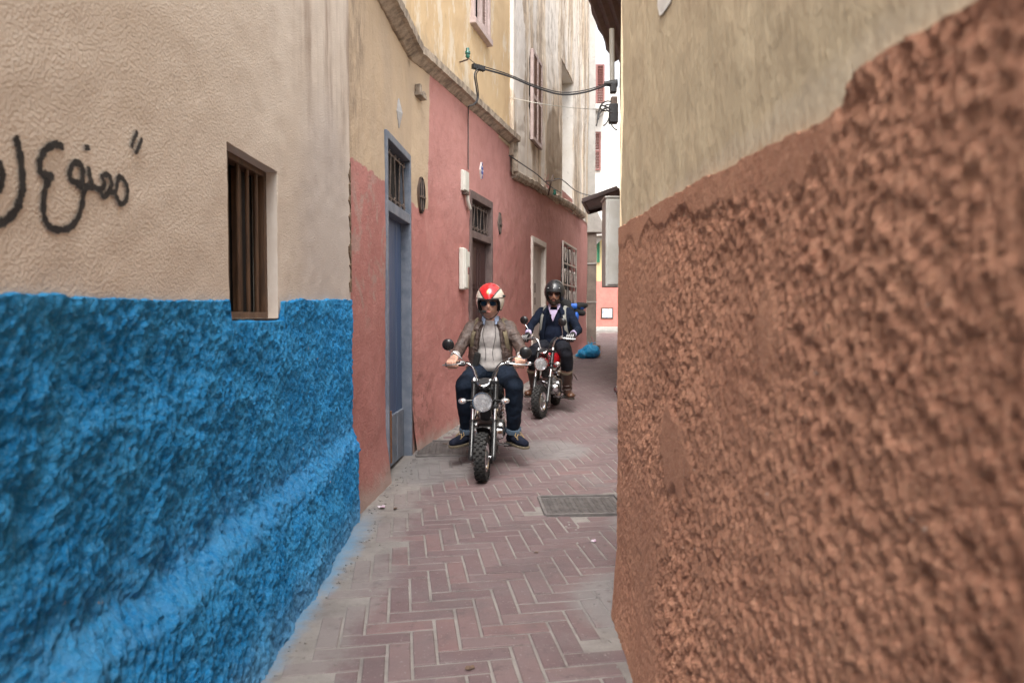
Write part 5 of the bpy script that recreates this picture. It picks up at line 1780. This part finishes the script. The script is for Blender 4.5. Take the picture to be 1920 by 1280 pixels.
def organic(o, voxel=.009, it=6, fold=0.0):
    m = o.modifiers.new('remesh', 'REMESH')
    m.mode = 'VOXEL'
    m.voxel_size = voxel
    m.use_smooth_shade = True
    s = o.modifiers.new('smooth', 'SMOOTH')
    s.factor = .5
    s.iterations = it
    if fold:
        d = o.modifiers.new('folds', 'DISPLACE')
        d.texture = _tex
        d.strength = fold
        d.mid_level = .5
        d.texture_coords = 'LOCAL'
    return o

def head_mesh(mb, H):
    """head with brow, eye sockets, nose, lips and chin; faces -y"""
    nu, nv = 40, 30
    vs, fs = [], []
    g = lambda a, b: math.exp(-(a * a + b * b))
    for j in range(nv + 1):
        t = math.pi * j / nv
        for k in range(nu):
            q = 2 * math.pi * k / nu
            dx, dy, dz = math.sin(t) * math.cos(q), math.sin(t) * math.sin(q), math.cos(t)
            x, y, z = dx * .076, dy * .096, dz * .118
            if dz < 0:
                x *= 1 - .30 * dz * dz
                y *= 1 - .12 * dz * dz if y < 0 else 1 - .35 * dz * dz
            if dy < 0:
                y -= .026 * g(x / .011, (z + .022) / .020) + .012 * g(x / .009, (z - .008) / .022)
                y += .010 * (g((x - .032) / .018, (z - .012) / .014) + g((x + .032) / .018, (z - .012) / .014))
                y -= .006 * g(x / .05, (z - .04) / .012)
                y -= .007 * g(x / .022, (z + .060) / .012) + .010 * g(x / .025, (z + .098) / .018)
                y += .004 * g(x / .022, (z + .0605) / .003)
            vs.append(H @ Vector((x, y, z)))
    for j in range(nv):
        for k in range(nu):
            fs.append((j * nu + k, j * nu + (k + 1) % nu, (j + 1) * nu + (k + 1) % nu, (j + 1) * nu + k))
    mb.add(vs, fs)

def hand(mb, grip, out, wrist, r=1.0, seam=None):
    """four curled fingers and a thumb closed round a grip whose axis points OUT"""
    out = Vector(out).normalized()
    up = Vector((0, 0, 1))
    fw = Vector((0, -1, 0))
    fw = (fw - out * fw.dot(out)).normalized()
    up = out.cross(fw)
    up = up if up.z > 0 else -up
    G = Vector(grip)
    L = [.94, 1.06, 1.0, .82]
    for i in range(4):
        o = out * ((i - 1.5) * .0225)
        K = G + o + up * .036 - fw * .004
        A = G + o + up * (.020) + fw * .036 * L[i]
        B = G + o - up * .014 + fw * .034 * L[i]
        T = G + o - up * .034 + fw * .008
        mb.cap(Vector(wrist) + o * .5, K, .017 * r, .0125 * r, 8)
        mb.cap(K, A, .0118 * r, .0108 * r, 8)
        mb.cap(A, B, .0106 * r, .0098 * r, 8)
        mb.cap(B, T, .0098 * r, .0085 * r, 8)
        if seam is not None:
            seam.append((K, A, B, o))
    b = G - out * .036
    mb.cap(Vector(wrist) - out * .01, b - fw * .012 + up * .012, .018 * r, .014 * r, 8)
    mb.cap(b - fw * .012 + up * .012, b - out * .012 + fw * .012 - up * .012, .0135 * r, .0115 * r, 8)
    mb.cap(b - out * .012 + fw * .012 - up * .012, b + out * .012 + fw * .026 - up * .018, .0112 * r, .0095 * r, 8)

def helmet_shell(rx, ry, rz, front, side, fa, fb, rim=.012):
    """open-face shell: azimuth 0 faces -y; the lower edge is at FRONT over the face and at SIDE round the ears"""
    n, m = 56, 18
    out_, inn, path = [], [], []
    for k in range(n):
        q = 2 * math.pi * k / n
        a = abs((q + math.pi) % (2 * math.pi) - math.pi)
        t = min(max((a - R(fa)) / R(fb - fa), 0), 1)
        t = t * t * (3 - 2 * t)
        zl = front * (1 - t) + side * t
        co, ci = [], []
        for j in range(m + 1):
            f = j / m
            z = rz - (rz - zl) * f ** 1.6 if j else rz
            rr_ = math.sqrt(max(1 - (z / rz) ** 2, 0)) if z > 0 else 1 - .55 * (z / rz) ** 2
            co.append(Vector((rx * rr_ * math.sin(q), -ry * rr_ * math.cos(q), z)))
            ci.append(Vector(((rx - rim) * rr_ * math.sin(q), -(ry - rim) * rr_ * math.cos(q), z if j == m else z - rim * max(z, 0) / rz)))
        out_.append(co); inn.append(ci); path.append(co[-1].lerp(ci[-1], .5))
    mb = MB()
    vs = [p for c in out_ for p in c] + [p for c in inn for p in c]
    o2 = n * (m + 1)
    fs = []
    for k in range(n):
        k2 = (k + 1) % n
        for j in range(m):
            a, b, c, d = k * (m + 1) + j, k2 * (m + 1) + j, k2 * (m + 1) + j + 1, k * (m + 1) + j + 1
            fs += [(a, b, c, d), (o2 + d, o2 + c, o2 + b, o2 + a)]
        e = (m + 1) - 1
        fs.append((k * (m + 1) + e, k2 * (m + 1) + e, o2 + k2 * (m + 1) + e, o2 + k * (m + 1) + e))
    mb.add(vs, fs)
    return mb, path

def shoe(parent, ank, toe_dir, mats, laces, tall=None):
    """ank: ankle joint; toe_dir: unit vector in plan"""
    A = Vector(ank); T = Vector(toe_dir).normalized()
    zb = A.z - .075
    heel, ball, tip = A - T * .045, A + T * .10, A + T * .165
    mb = MB()
    mb.cap((heel.x, heel.y, zb + .045), (A.x, A.y, A.z + .02), .040, .043, 12)
    mb.cap((A.x + T.x * .02, A.y + T.y * .02, zb + .06), (ball.x, ball.y, zb + .042), .044, .043, 12)
    mb.cap((ball.x, ball.y, zb + .04), (tip.x, tip.y, zb + .036), .045, .034, 12)
    s = organic(mb.build('shoe' if not tall else 'boot', mats[0], parent, True), .006, 5)
    side = Vector((-T.y, T.x, 0))
    ol = []
    for t, w in ((-.085, .012), (-.08, .027), (-.05, .038), (.0, .037), (.06, .043), (.11, .047), (.15, .045), (.185, .034), (.203, .012)):
        ol.append((t, w))
    pts = [A + T * t + side * w for t, w in ol] + [A + T * t - side * w for t, w in ol[::-1]]
    mb = MB()
    k = len(pts)
    mb.add([(p.x, p.y, zb - .004) for p in pts] + [(p.x, p.y, zb + .016) for p in pts], [tuple(range(k)), tuple(range(2 * k - 1, k - 1, -1))] + [(i, (i + 1) % k, k + (i + 1) % k, k + i) for i in range(k)])
    mb.build('sole', mats[1], s, bev=.004)
    if laces:
        for dz, dt in ((.085, .045), (.07, .07)):
            c = A + T * dt + Vector((0, 0, dz - .075))
            c.z = zb + dz + .012
            for sg in (-1, 1):
                MB().tube(bez([c, c + side * .022 * sg + T * .02 + Vector((0, 0, .012)), c + side * .036 * sg + T * .03 + Vector((0, 0, -.012)), c + side * .02 * sg + T * .055 + Vector((0, 0, -.022)), c + T * .01 + Vector((0, 0, .002))], 4), .0035, 5).build('lace', mats[2], s, True)
    return s

def rider(label, loc, rot, J, cfg):
    root = thing('person', label, 'person', loc, rot, None)
    hipL, hipR = Vector((-.085, J['hip'].y - .02, J['hip'].z)), Vector((.085, J['hip'].y - .02, J['hip'].z))
    W = cfg['mats']
    H = Matrix.Translation(J['head']) @ Matrix.Rotation(R(cfg.get('turn', 0)), 4, 'Z') @ Matrix.Rotation(R(cfg.get('nod', 0)), 4, 'X')
    # ---- body: one continuous skin under the clothes
    b = MB()
    head_mesh(b, H)
    neck = J['neck']
    b.cap(J['head'] + Vector((0, .025, -.05)), neck, .056, .060, 14)
    b.ball(J['chest'] + Vector((0, .02, 0)), (.14, .085, .17)); b.ball(J['belly'] + Vector((0, .02, 0)), (.13, .09, .15)); b.ball(J['hip'], (.15, .11, .11))
    for s, k in ((-1, 'L'), (1, 'R')):
        b.cap(J['sh' + k], J['el' + k], .040, .033, 10); b.cap(J['el' + k], J['wr' + k], .031, .026, 10)
        b.cap(neck - Vector((0, 0, .04)), J['sh' + k], .05, .045, 10)
        hp = hipL if s < 0 else hipR
        b.cap(hp, J['kn' + k], .075, .055, 12); b.cap(J['kn' + k], J['an' + k], .05, .036, 12)
        b.cap(J['an' + k], J['an' + k] + Vector(cfg['toe' + k]).normalized() * .07 + Vector((0, 0, -.035)), .034, .026, 8)
        if not cfg['gloves']:
            hand(b, J['gr' + k], J['out' + k], J['wr' + k])
    bd = organic(b.build('body', W['skin'], root, True), .0062, 3)
    # ---- jersey
    c = J['chest']; y = J['belly']
    b = MB()
    b.ball(c, (.150, .115, .165), 22, 14); b.ball(y, (.158, .135, .16), 22, 14); b.ball(y + Vector((0, .0, -.07)), (.165, .135, .09), 22, 14)
    b.cap(c + Vector((-.08, .03, .1)), c + Vector((.08, .03, .1)), .06, .06)
    b.cap(c + Vector((0, 0, .10)), neck + Vector((0, .0, -.012)), .085, .066)
    organic(b.build('sweater', W['sweater'], root, True), .009, 8, .012)
    # ---- jacket with its sleeves
    b = MB()
    bk = Vector((0, .045, 0))
    b.ball(c + bk, (.170, .112, .17), 22, 14); b.ball(y + bk, (.170, .125, .17), 22, 14); b.ball(y + bk + Vector((0, 0, -.09)), (.178, .13, .11), 22, 14)
    for s, k in ((-1, 'L'), (1, 'R')):
        b.cap(neck + Vector((.045 * s, .03, -.02)), J['sh' + k], .046, .056, 14)
        b.cap(J['sh' + k], J['el' + k], .058, .050, 14); b.cap(J['el' + k], J['wr' + k] + (J['el' + k] - J['wr' + k]).normalized() * .035, .050, .042, 14)
        fx = cfg['front']
        top = neck + Vector((.075 * s, -.035, -.03))
        p1 = c + Vector((fx[0] * s, -.085, .02)); p2 = y + Vector((fx[1] * s, -.085, .0)); p3 = y + Vector((fx[2] * s, -.06, -.14))
        b.cap(top, p1, .026, .034, 12, .8); b.cap(p1, p2, .036, .036, 12); b.cap(p2, p3, .036, .032, 12)
        b.cap(J['sh' + k] + Vector((-.03 * s, -.02, -.03)), p1, .05, .038, 12); b.cap(p1 + Vector((.02 * s, .04, 0)), p2 + Vector((.012 * s, .05, 0)), .045, .045, 12)
    jk = organic(b.build('jacket', W['jacket'], root, True), .009, 4, .03)
    for s, k in ((-1, 'L'), (1, 'R')):
        # lapel and collar edge
        top = neck + Vector((.062 * s, -.03, .012))
        p1 = c + Vector(((fx[0] - .012) * s, -.122, .03)); p0 = neck + Vector((.058 * s, .05, .03))
        p2 = y + Vector(((fx[1] - .02) * s, -.130, .0)); p3 = y + Vector(((fx[2] - .02) * s, -.098, -.15))
        MB().tube(bez([p0, top, top.lerp(p1, .5) + Vector((.028 * s, -.012, .0)), p1, p2, p3], 6), [.021] * 8 + [.027] * 8 + [.012] * 15, 10, flat=.45, up=(0, -1, .2)).build('lapel', W['lapel'], jk, True)
        w = J['wr' + k]; e = J['el' + k]
        d = (w - e).normalized()
        MB().tube([w - d * .05, w - d * .005, w + d * .004, w - d * .01], [.042, .040, .037, .032], 14).build('cuff', W['cuff'], jk, True)
        # shirt collar
        cc = neck + Vector((.042 * s, -.056, .012))
        MB().prism([(-.012 * s, .035), (.030 * s, .045), (.034 * s, -.02), (.005 * s, -.045)], -.004, .004, Matrix.Translation(cc) @ Matrix.Rotation(R(-28), 4, 'X') @ Matrix.Rotation(R(18 * s), 4, 'Z')).build('shirt_collar', W['shirt'], root, bev=.003)
        # pack straps
        if W.get('strap'):
            ST = [J['sh' + k] + Vector((-.035 * s, .06, .06)), J['sh' + k] + Vector((-.045 * s, -.02, .062)), J['sh' + k] + Vector((-.045 * s, -.085, .0)), c + Vector((.140 * s, -.118, .02)), y + Vector((.160 * s, -.10, .06)), y + Vector((.185 * s, -.02, -.02))]
            MB().tube(bez(ST, 6), .022, 10, flat=.28, up=(0, -1, .3)).build('pack_strap', W['strap'], root, True)
    # ---- trousers
    b = MB()
    b.ball(J['hip'] + Vector((0, -.01, -.01)), (.175, .14, .115), 20, 12)
    for s, k in ((-1, 'L'), (1, 'R')):
        hp = hipL if s < 0 else hipR
        b.cap(hp, hp.lerp(J['kn' + k], .6), .098, .088, 16); b.cap(hp.lerp(J['kn' + k], .6), J['kn' + k], .088, .076, 16)
        end = J['an' + k] + Vector((0, 0, cfg['hem']))
        b.cap(J['kn' + k], J['kn' + k].lerp(end, .45), .076, .073, 16); b.cap(J['kn' + k].lerp(end, .45), end + Vector((0, 0, .015)), .073, .057, 16)
    tr = organic(b.build('trousers', W['trousers'], root, True), .009, 6, .022)
    for s, k in ((-1, 'L'), (1, 'R')):
        a = J['an' + k]
        end = a + Vector((0, 0, cfg['hem']))
        d = (J['kn' + k] - end).normalized()
        if cfg['boots']:
            bt = shoe(root, a, cfg['toe' + k], (W['boot'], W['sole']), False, True)
            b = MB().tube([a + Vector((0, 0, -.03)), a + d * .07, a + d * .16, a + d * .25, a + d * .262, a + d * .25], [.046, .053, .062, .068, .067, .058], 18)
            b.build('boot_shaft', W['boot'], bt, True)
            MB().lathe([(.066, .24), (.0715, .24), (.0715, .264), (.066, .264)], 20, Matrix.Translation(a) @ Vector((0, 0, 1)).rotation_difference(d).to_matrix().to_4x4(), close=True).build('boot_rim', W['rimtan'], bt, True)
            MB().ball(a + Vector(cfg['toe' + k]).normalized() * .15 + Vector((0, 0, -.036)), (.046, .05, .034), 14, 9).build('toe_cap', W['toe'], bt, True)
            if s > 0:
                MB().tube(bez([a + d * .235 + Vector((.055, -.02, 0)), a + d * .23 + Vector((.085, -.02, 0)), a + d * .19 + Vector((.105, -.01, 0)), a + d * .15 + Vector((.125, -.01, 0))], 4), .014, 8, flat=.3).build('boot_strap', W['boot'], bt, True)
            for z_ in (.02, .07):
                MB().lathe([(.053, z_), (.059, z_ + .004), (.059, z_ + .02), (.053, z_ + .024)], 18, Matrix.Translation(a) @ Vector((0, 0, 1)).rotation_difference(d).to_matrix().to_4x4(), close=True).build('boot_strap', W['boot'], bt, True)
        else:
            MB().tube([end + d * .035, end + d * .03, end - d * .006, end - d * .01, end + d * .0], [.060, .0655, .0655, .060, .052], 20).build('turn_up', W['hem'], tr, True)
            MB().tube([end + d * .04, a + Vector((0, 0, -.01))], [.046, .042], 14).build('sock', W['sock'], root, True)
            shoe(root, a, cfg['toe' + k], (W['shoe'], W['sole'], W['lace']), True)
    # ---- gloves
    if cfg['gloves']:
        for s, k in ((-1, 'L'), (1, 'R')):
            b = MB(); seam = []
            hand(b, J['gr' + k], J['out' + k], J['wr' + k], 1.12, seam)
            b.cap(J['wr' + k], J['wr' + k] + (J['el' + k] - J['wr' + k]).normalized() * .03, .034, .034)
            gl = organic(b.build('glove', W['glove'], root, True), .0055, 2)
            for (K, A, B, o) in seam:
                d1 = (Vector(K) - J['gr' + k] - o).normalized(); d2 = (A - J['gr' + k] - o).normalized(); d3 = (B - J['gr' + k] - o).normalized()
                MB().tube([K + d1 * .010, A + d2 * .0125, B + d3 * .0115], .0042, 6).build('finger_stripe', W['stripe'], gl, True)
    # ---- helmet and things on the face
    hm = Matrix.Translation(H @ Vector(cfg['helmet_at'])) @ H.to_3x3().to_4x4()
    sh, path = helmet_shell(*cfg['helmet'])
    he = sh.build('helmet', W['helmet'], root, True)
    he.matrix_local = hm
    MB().tube(path + [path[0]], .0075, 8, cap=False).build('edge_trim', CL['lining'], he, True)
    pad, _ = helmet_shell(cfg['helmet'][0] - .013, cfg['helmet'][1] - .013, cfg['helmet'][2] - .013, cfg['helmet'][3] - .002, cfg['helmet'][4] - .012, cfg['helmet'][5] + 2, cfg['helmet'][6] + 2, .018)
    pad.build('helmet_lining', CL['lining'], he, True)
    hp_ = lambda x, y_, z: H @ Vector((x, y_, z))
    sg = None
    for s in (-1, 1):
        m = MB()
        ol = []
        for k in range(18):
            q = 2 * math.pi * k / 18
            w = .0285 + .003 * math.cos(q * 2)
            ol.append((s * .034 + w * math.cos(q) + s * .004 * (math.sin(q) < 0), .010 + (.0235 if math.sin(q) < 0 else .019) * math.sin(q)))
        m.prism(ol, -.096 - .0, -.091, H)
        ln = m.build('sunglasses' if sg is None else 'lens', W['lens'], root if sg is None else sg, bev=.002)
        sg = sg or ln
        MB().tube([hp_(x, -.0965, z) for x, z in ol + ol[:1]], .0022, 6, cap=False).build('lens_rim', CL['frame'], sg, True)
        MB().tube([hp_(s * .064, -.094, .018), hp_(s * .080, -.06, .018), hp_(s * .083, .01, .012)], .0025, 6).build('temple', CL['frame'], sg, True)
    MB().tube([hp_(-.008, -.098, .020), hp_(.008, -.098, .020)], .0022, 6).build('bridge', CL['frame'], sg, True)
    lp = MB()
    lp.ball((0, -.090, -.0555), (.021, .007, .0042), 14, 6); lp.ball((0, -.0895, -.066), (.018, .007, .005), 14, 6)
    lp.build('lips', CL['lip'], root, True, M=H)
    for s in (-1, 1):
        MB().tube(bez([hp_(s * .086, -.03, -.03), hp_(s * .072, -.05, -.075), hp_(s * .03, -.075, -.118), hp_(0, -.07, -.128)], 5), .0045, 6).build('chin_strap', CL['lining'], he, True, M=hm.inverted())
    return root, bd, jk, he, H

V = Vector
def steered(J, ang):
    """moves grips and wrists with the turned handlebar"""
    ax = V((0, .42, .90)).normalized()
    S = Matrix.Translation((0, 0, .19)) @ Matrix.Rotation(R(ang), 4, ax) @ Matrix.Translation((0, 0, -.19))
    for k in 'LR':
        J['gr' + k] = S @ J['gr' + k]; J['wr' + k] = S @ J['wr' + k]; J['out' + k] = S.to_3x3() @ J['out' + k]
    return J
J1 = dict(hip=V((0, .80, .765)), belly=V((0, .765, .885)), chest=V((0, .745, 1.055)), neck=V((0.005, .715, 1.195)), head=V((.005, .66, 1.345)),
          shL=V((-.162, .755, 1.145)), shR=V((.162, .755, 1.145)), elL=V((-.262, .60, .945)), elR=V((.27, .62, .950)),
          grL=V((-.272, .337, .870)), grR=V((.272, .337, .870)), wrL=V((-.272, .425, .915)), wrR=V((.282, .425, .912)),
          outL=V((-1, .2, -.05)), outR=V((1, .2, -.05)), knL=V((-.185, .385, .690)), knR=V((.225, .385, .690)),
          anL=V((-.180, .51, .248)), anR=V((.210, .51, .248)))
J0 = dict(J1)
steered(J1, -2)
cfg1 = dict(front=(.115, .140, .145), hem=.035, boots=False, gloves=False, turn=-3, nod=2, toeL=(-.62, -.78, 0), toeR=(.62, -.78, 0),
            helmet_at=(0, .012, .034), helmet=(.121, .146, .142, .008, -.085, 44, 66),
            mats=dict(skin=CL['skin1'], sweater=CL['marl'], jacket=CL['leather'], lapel=CL['leather'], cuff=CL['marl'], shirt=CL['sky'], strap=CL['olive'], trousers=CL['denim'],
                      hem=CL['hem'], sock=CL['foam'], shoe=CL['suede'], sole=CL['sole'], lace=CL['lace'], helmet=CL['rhelmet'], lens=CL['glass']))
p1, bd1, jk1, he1, H1 = rider('person in brown leather jacket, grey sweater and red and cream helmet riding the black motorcycle', L1, ROT1, J1, cfg1)
# microphone boom, cords, pouch, coat tails, helmet emblem
hp1 = lambda x, y, z: H1 @ V((x, y, z))
mic = MB().ball(hp1(-.034, -.118, -.058), (.024, .015, .0115), 12, 8).build('microphone', CL['foam'], p1, True)
MB().tube(bez([hp1(-.05, -.112, -.058), hp1(-.075, -.085, -.066), hp1(-.095, -.04, -.06), hp1(-.10, .0, -.04)], 5), .004, 6).build('boom', CL['foam'], mic, True)
MB().tube([hp1(-.075, -.085, -.066), hp1(-.095, -.04, -.045)], .003, 6).build('boom_clip', CL['frame'], mic, True)
for s in (-1, 1):
    MB().tube(bez([J1['neck'] + V((.04 * s, -.075, -.02)), J1['chest'] + V((.055 * s, -.130, .03)), J1['belly'] + V((.030 * s, -.152, .06)), J1['belly'] + V((.035 * s, -.150, -.02))], 6), .0024, 5).build('earphone_cord', CL['foam'], p1, True)
MB().box(J1['belly'] + V((-.115, -.150, -.035)), (.055, .035, .17), Matrix.Rotation(R(14), 3, 'Y')).build('pouch', CL['foam'], p1, bev=.012)
for s in (-1, 1):
    f = MB()
    f.add([(.175 * s, .90, .80), (.215 * s, .74, .80), (.215 * s, .62, .74), (.255 * s, .60, .50), (.262 * s, .72, .485), (.25 * s, .86, .52)], [(0, 1, 5), (1, 4, 5), (1, 2, 3, 4)] if s > 0 else [(0, 5, 1), (1, 5, 4), (1, 4, 3, 2)])
    o = f.build('coat_tail', CL['leather'], p1)
    o.modifiers.new('solid', 'SOLIDIFY').thickness = .014
em = MB()
for (x, z, w, h) in ((0, .062, .022, .006), (-.006, .072, .006, .016), (.006, .070, .006, .012), (0, .083, .010, .007), (.0, .054, .012, .007)):
    yy = -.1463 * math.sqrt(max(1 - (x / .121) ** 2 - (z / .142) ** 2, 0)) - .0005
    em.box((x, yy, z), (w, .004, h), Matrix.Rotation(math.atan2(z * 1.0, .142) * -.9, 3, 'X'))
em.build('emblem', surf('tarnished_gold_emblem', (.35, .25, .10), (.2, .14, .06), 60, .35, .8, bump=.2), he1)
MB().box((.121, -.02, .03), (.022, .05, .02)).build('helmet_clip', CL['lining'], he1, bev=.006)

J2 = dict(J0)
J2.update(head=V((.0, .70, 1.375)), neck=V((0, .735, 1.22)), chest=V((0, .765, 1.075)), shL=V((-.17, .775, 1.165)), shR=V((.17, .775, 1.165)),
          elL=V((-.27, .60, .985)), elR=V((.31, .66, .955)), knL=V((-.19, .39, .695)), knR=V((.215, .40, .69)), anL=V((-.175, .51, .250)), anR=V((.215, .52, .250)))
steered(J2, -7)
cfg2 = dict(front=(.115, .135, .15), hem=.135, boots=True, gloves=True, turn=6, nod=3, toeL=(-.35, -.93, 0), toeR=(.45, -.9, 0),
            helmet_at=(0, .014, .032), helmet=(.126, .150, .147, .012, -.10, 40, 58),
            mats=dict(skin=CL['skin2'], sweater=CL['knit'], jacket=CL['navy'], lapel=CL['navy'], cuff=CL['lilac'], shirt=CL['lilac'], strap=CL['greyweb'], trousers=CL['black'],
                      boot=CL['boot'], toe=CL['toe'], rimtan=CL['sole'], sole=CL['darksole'], helmet=CL['bhelmet'], lens=CL['brownglass'], glove=CL['glove'], stripe=CL['stripe']))
p2, bd2, jk2, he2, H2 = rider('person in navy blazer and matt black helmet riding the red motorcycle', L2, ROT2, J2, cfg2)
hp2 = lambda x, y, z: H2 @ V((x, y, z))
# lilac shirt front in the V of the sweater, beard, helmet studs, collar microphone
c2 = J2['chest']
MB().add([c2 + V((-.055, -.104, .115)), c2 + V((.055, -.104, .115)), c2 + V((.03, -.118, .06)), c2 + V((0, -.125, -.02)), c2 + V((-.03, -.118, .06)), c2 + V((0, -.122, .07))], [(0, 5, 1), (1, 5, 2), (2, 5, 3), (3, 5, 4), (4, 5, 0)]).build('shirt_front', CL['lilac'], p2).modifiers.new('solid', 'SOLIDIFY').thickness = .012
b = MB()
for k in range(15):
    q = (k / 14 - .5) * 2
    x = .066 * math.sin(q * 1.45)
    yb = -.086 * math.cos(q * 1.25) - .004
    b.ball(hp2(x, yb + .012, -.088 + .03 * q * q), (.018, .018, .026), 8, 6)
b.ball(hp2(0, -.083, -.108), (.030, .020, .018), 10, 6)
b.cap(hp2(-.022, -.094, -.050), hp2(.022, -.094, -.050), .006, .006, 8)
for s in (-1, 1):
    b.cap(hp2(.024 * s, -.092, -.052), hp2(.030 * s, -.086, -.085), .006, .009, 8)
organic(b.build('beard', CL['beard'], p2, True), .005, 2)
for q in (-34, 0, 34):
    a = R(q)
    z = .052
    rr_ = math.sqrt(1 - (z / .147) ** 2)
    MB().ball((.126 * rr_ * math.sin(a), -.150 * rr_ * math.cos(a), z), (.0065, .0065, .0065), 8, 6).build('stud', CL['stripe'], he2, True)
MB().ball(c2 + V((-.03, -.135, .05)), (.012, .012, .018), 8, 6).build('collar_microphone', CL['foam'], p2, True)
# blue and black pack carried behind the second rider
pk = thing('backpack', 'blue and black backpack on the back of the rider in the navy blazer', 'backpack', L2, ROT2)
blue_n = m_cloth('blue_nylon', (.015, .10, .42), (.012, .07, .32), 8, .6, .6, .006, 12, 200, .4)
b = MB(); b.ball((.05, .93, 1.05), (.19, .10, .24), 16, 12); b.ball((.05, .95, 1.2), (.17, .09, .12), 16, 12)
organic(b.build('pack_body', CL['foam'], pk, True), .012, 4, .03)
b = MB(); b.cap((.08, .93, 1.235), (.30, .95, 1.23), .042, .04); organic(b.build('blue_roll', blue_n, pk, True), .009, 3, .03)
b = MB(); b.cap((.26, .95, 1.235), (.335, .95, 1.245), .05, .036); b.cap((.25, .95, 1.17), (.31, .95, 1.15), .045, .036); organic(b.build('black_pouch', CL['foam'], pk, True), .009, 3, .02)
b = MB(); b.ball((.235, .93, 1.10), (.03, .05, .07), 10, 8); b.build('blue_panel', blue_n, pk, True)

# ================================================================== litter and small things
bagm = Nodes('turquoise_plastic')
_v = bagm.coord('Object')
_c = bagm.mix(bagm.step(bagm.noise(_v, 5, 4), .4, .65), (.015, .30, .58), (.010, .21, .48))
bagm = bagm.done(_c, .28, 0, bagm.bump(bagm.noise(bagm.coord('Object', (1, 1, 2.5)), 14, 5, .65, 1.5), .9, .03), .5, Transmission_Weight=.05)
gb = at(1105, 672, 14.2)
bag = thing('rubbish_bag', 'knotted turquoise plastic rubbish bag lying at the foot of the pillar', 'rubbish bag', (gb.x, 14.2, zg(14.2)))
b = MB(); b.ball((.03, 0, .14), (.20, .17, .15), 20, 14); b.ball((-.13, 0, .10), (.12, .13, .105), 16, 10); b.cap((-.22, 0, .07), (-.27, -.01, .06), .05, .02)
organic(b.build('sack', bagm, bag, True), .012, 3, .05)
b = MB()
for a_, l_ in ((.3, .09), (1.4, .07), (2.6, .08)):
    b.tube(bez([(.04, 0, .27), (.04 + .03 * math.cos(a_), .02 * math.sin(a_), .31), (.04 + l_ * math.cos(a_), l_ * .5 * math.sin(a_), .33)], 4), [.02] * 4 + [.014] * 3 + [.03, .022], 7, flat=.4)
b.build('knot', bagm, bag, True)
cb = thing('cardboard_scrap', 'torn brown cardboard scrap with a pink ribbon behind the turquoise bag', 'cardboard', (gb.x + .16, 14.45, zg(14.45)))
MB().box((.04, 0, .13), (.12, .02, .26), Matrix.Rotation(R(12), 3, 'X')).build('card', surf('brown_cardboard', (.30, .19, .12), (.25, .15, .1), 9, .9), cb)
MB().tube(bez([(-.02, -.02, .2), (-.04, -.03, .3), (-.075, -.03, .40), (-.09, -.02, .44)], 4), .018, 8, flat=.3).build('ribbon', surf('pink_ribbon', (.62, .14, .20), (.5, .1, .15), 9, .7), cb, True)
rl = random.Random(21)
paper = surf('crumpled_printed_paper', (.5, .48, .5), (.35, .2, .3), 60, .7)
leafm = surf('dry_scrap', (.14, .09, .06), (.09, .06, .045), 40, .9)
def scrap(name, label, u, v, size, mat, cat):
    d = ray(u, v)
    Y = 1.28 / (-d.z) if d.z < 0 else 5
    for _ in range(4):
        Y = (CAMZ - zg(Y) - .008) / (-d.z) * d.y
    x = d.x / d.y * Y
    n = 8
    mb = MB()
    vs = [(size * rl.uniform(.5, 1.1) * math.cos(2 * math.pi * k / n), size * rl.uniform(.5, 1.1) * math.sin(2 * math.pi * k / n), rl.uniform(0, size * .45)) for k in range(n)] + [(0, 0, size * .35)]
    mb.add(vs, [(k, (k + 1) % n, n) for k in range(n)])
    o = mb.build(name, mat)
    o.modifiers.new('solid', 'SOLIDIFY').thickness = .002
    o.location = (x, Y, zg(Y) + .008)
    return tag(o, label, cat)
scrap('paper_scrap', 'crumpled sweet wrapper on the cement strip by the pink wall', 716, 951, .035, paper, 'wrapper')
scrap('leaf_scrap', 'small brown scrap lying near the sweet wrapper', 741, 953, .018, leafm, 'scrap')
scrap('paper_scrap', 'tiny white paper scrap on the pavers beside the brown wall', 1113, 1014, .022, paper, 'wrapper')
scrap('leaf_scrap', 'dark dry scrap on the cement near the drain cover', 835, 833, .03, leafm, 'scrap')
scrap('leaf_scrap', 'dark squashed scrap on the pavers in the middle of the lane', 880, 1251, .02, leafm, 'scrap')
scrap('leaf_scrap', 'small dark crumb on the pavers past the iron cover', 1005, 1035, .012, leafm, 'scrap')

# grit and crumbs of plaster along the foot of the walls
gr = MB()
rg = random.Random(77)
def pebble(x, y, r):
    gr.ball((x, y, zg(y) + r * .4), (r * rg.uniform(.7, 1.3), r * rg.uniform(.7, 1.3), r * rg.uniform(.5, .9)), 6, 4)
for k in range(260):
    if k % 3 == 0:
        y = rg.uniform(4.35, 6.1); x = -1.0 + .05 * (y - 4.3) + .05 + abs(rg.gauss(0, .05))
    elif k % 3 == 1:
        s_ = rg.uniform(0, 6); q_ = W2.pt(s_, 0, .06 + abs(rg.gauss(0, .05))); x, y = q_.x, q_.y
    else:
        y = rg.uniform(2.0, 4.2); x = -.86 + abs(rg.gauss(0, .05)) if rg.random() < .6 else .40 - abs(rg.gauss(0, .04))
    pebble(x, y, rg.uniform(.003, .009))
go = gr.build('grit', MAT['mortar'], None, True)
go['kind'] = 'stuff'
tag(go, 'grey grit and plaster crumbs along the foot of the walls', 'grit')
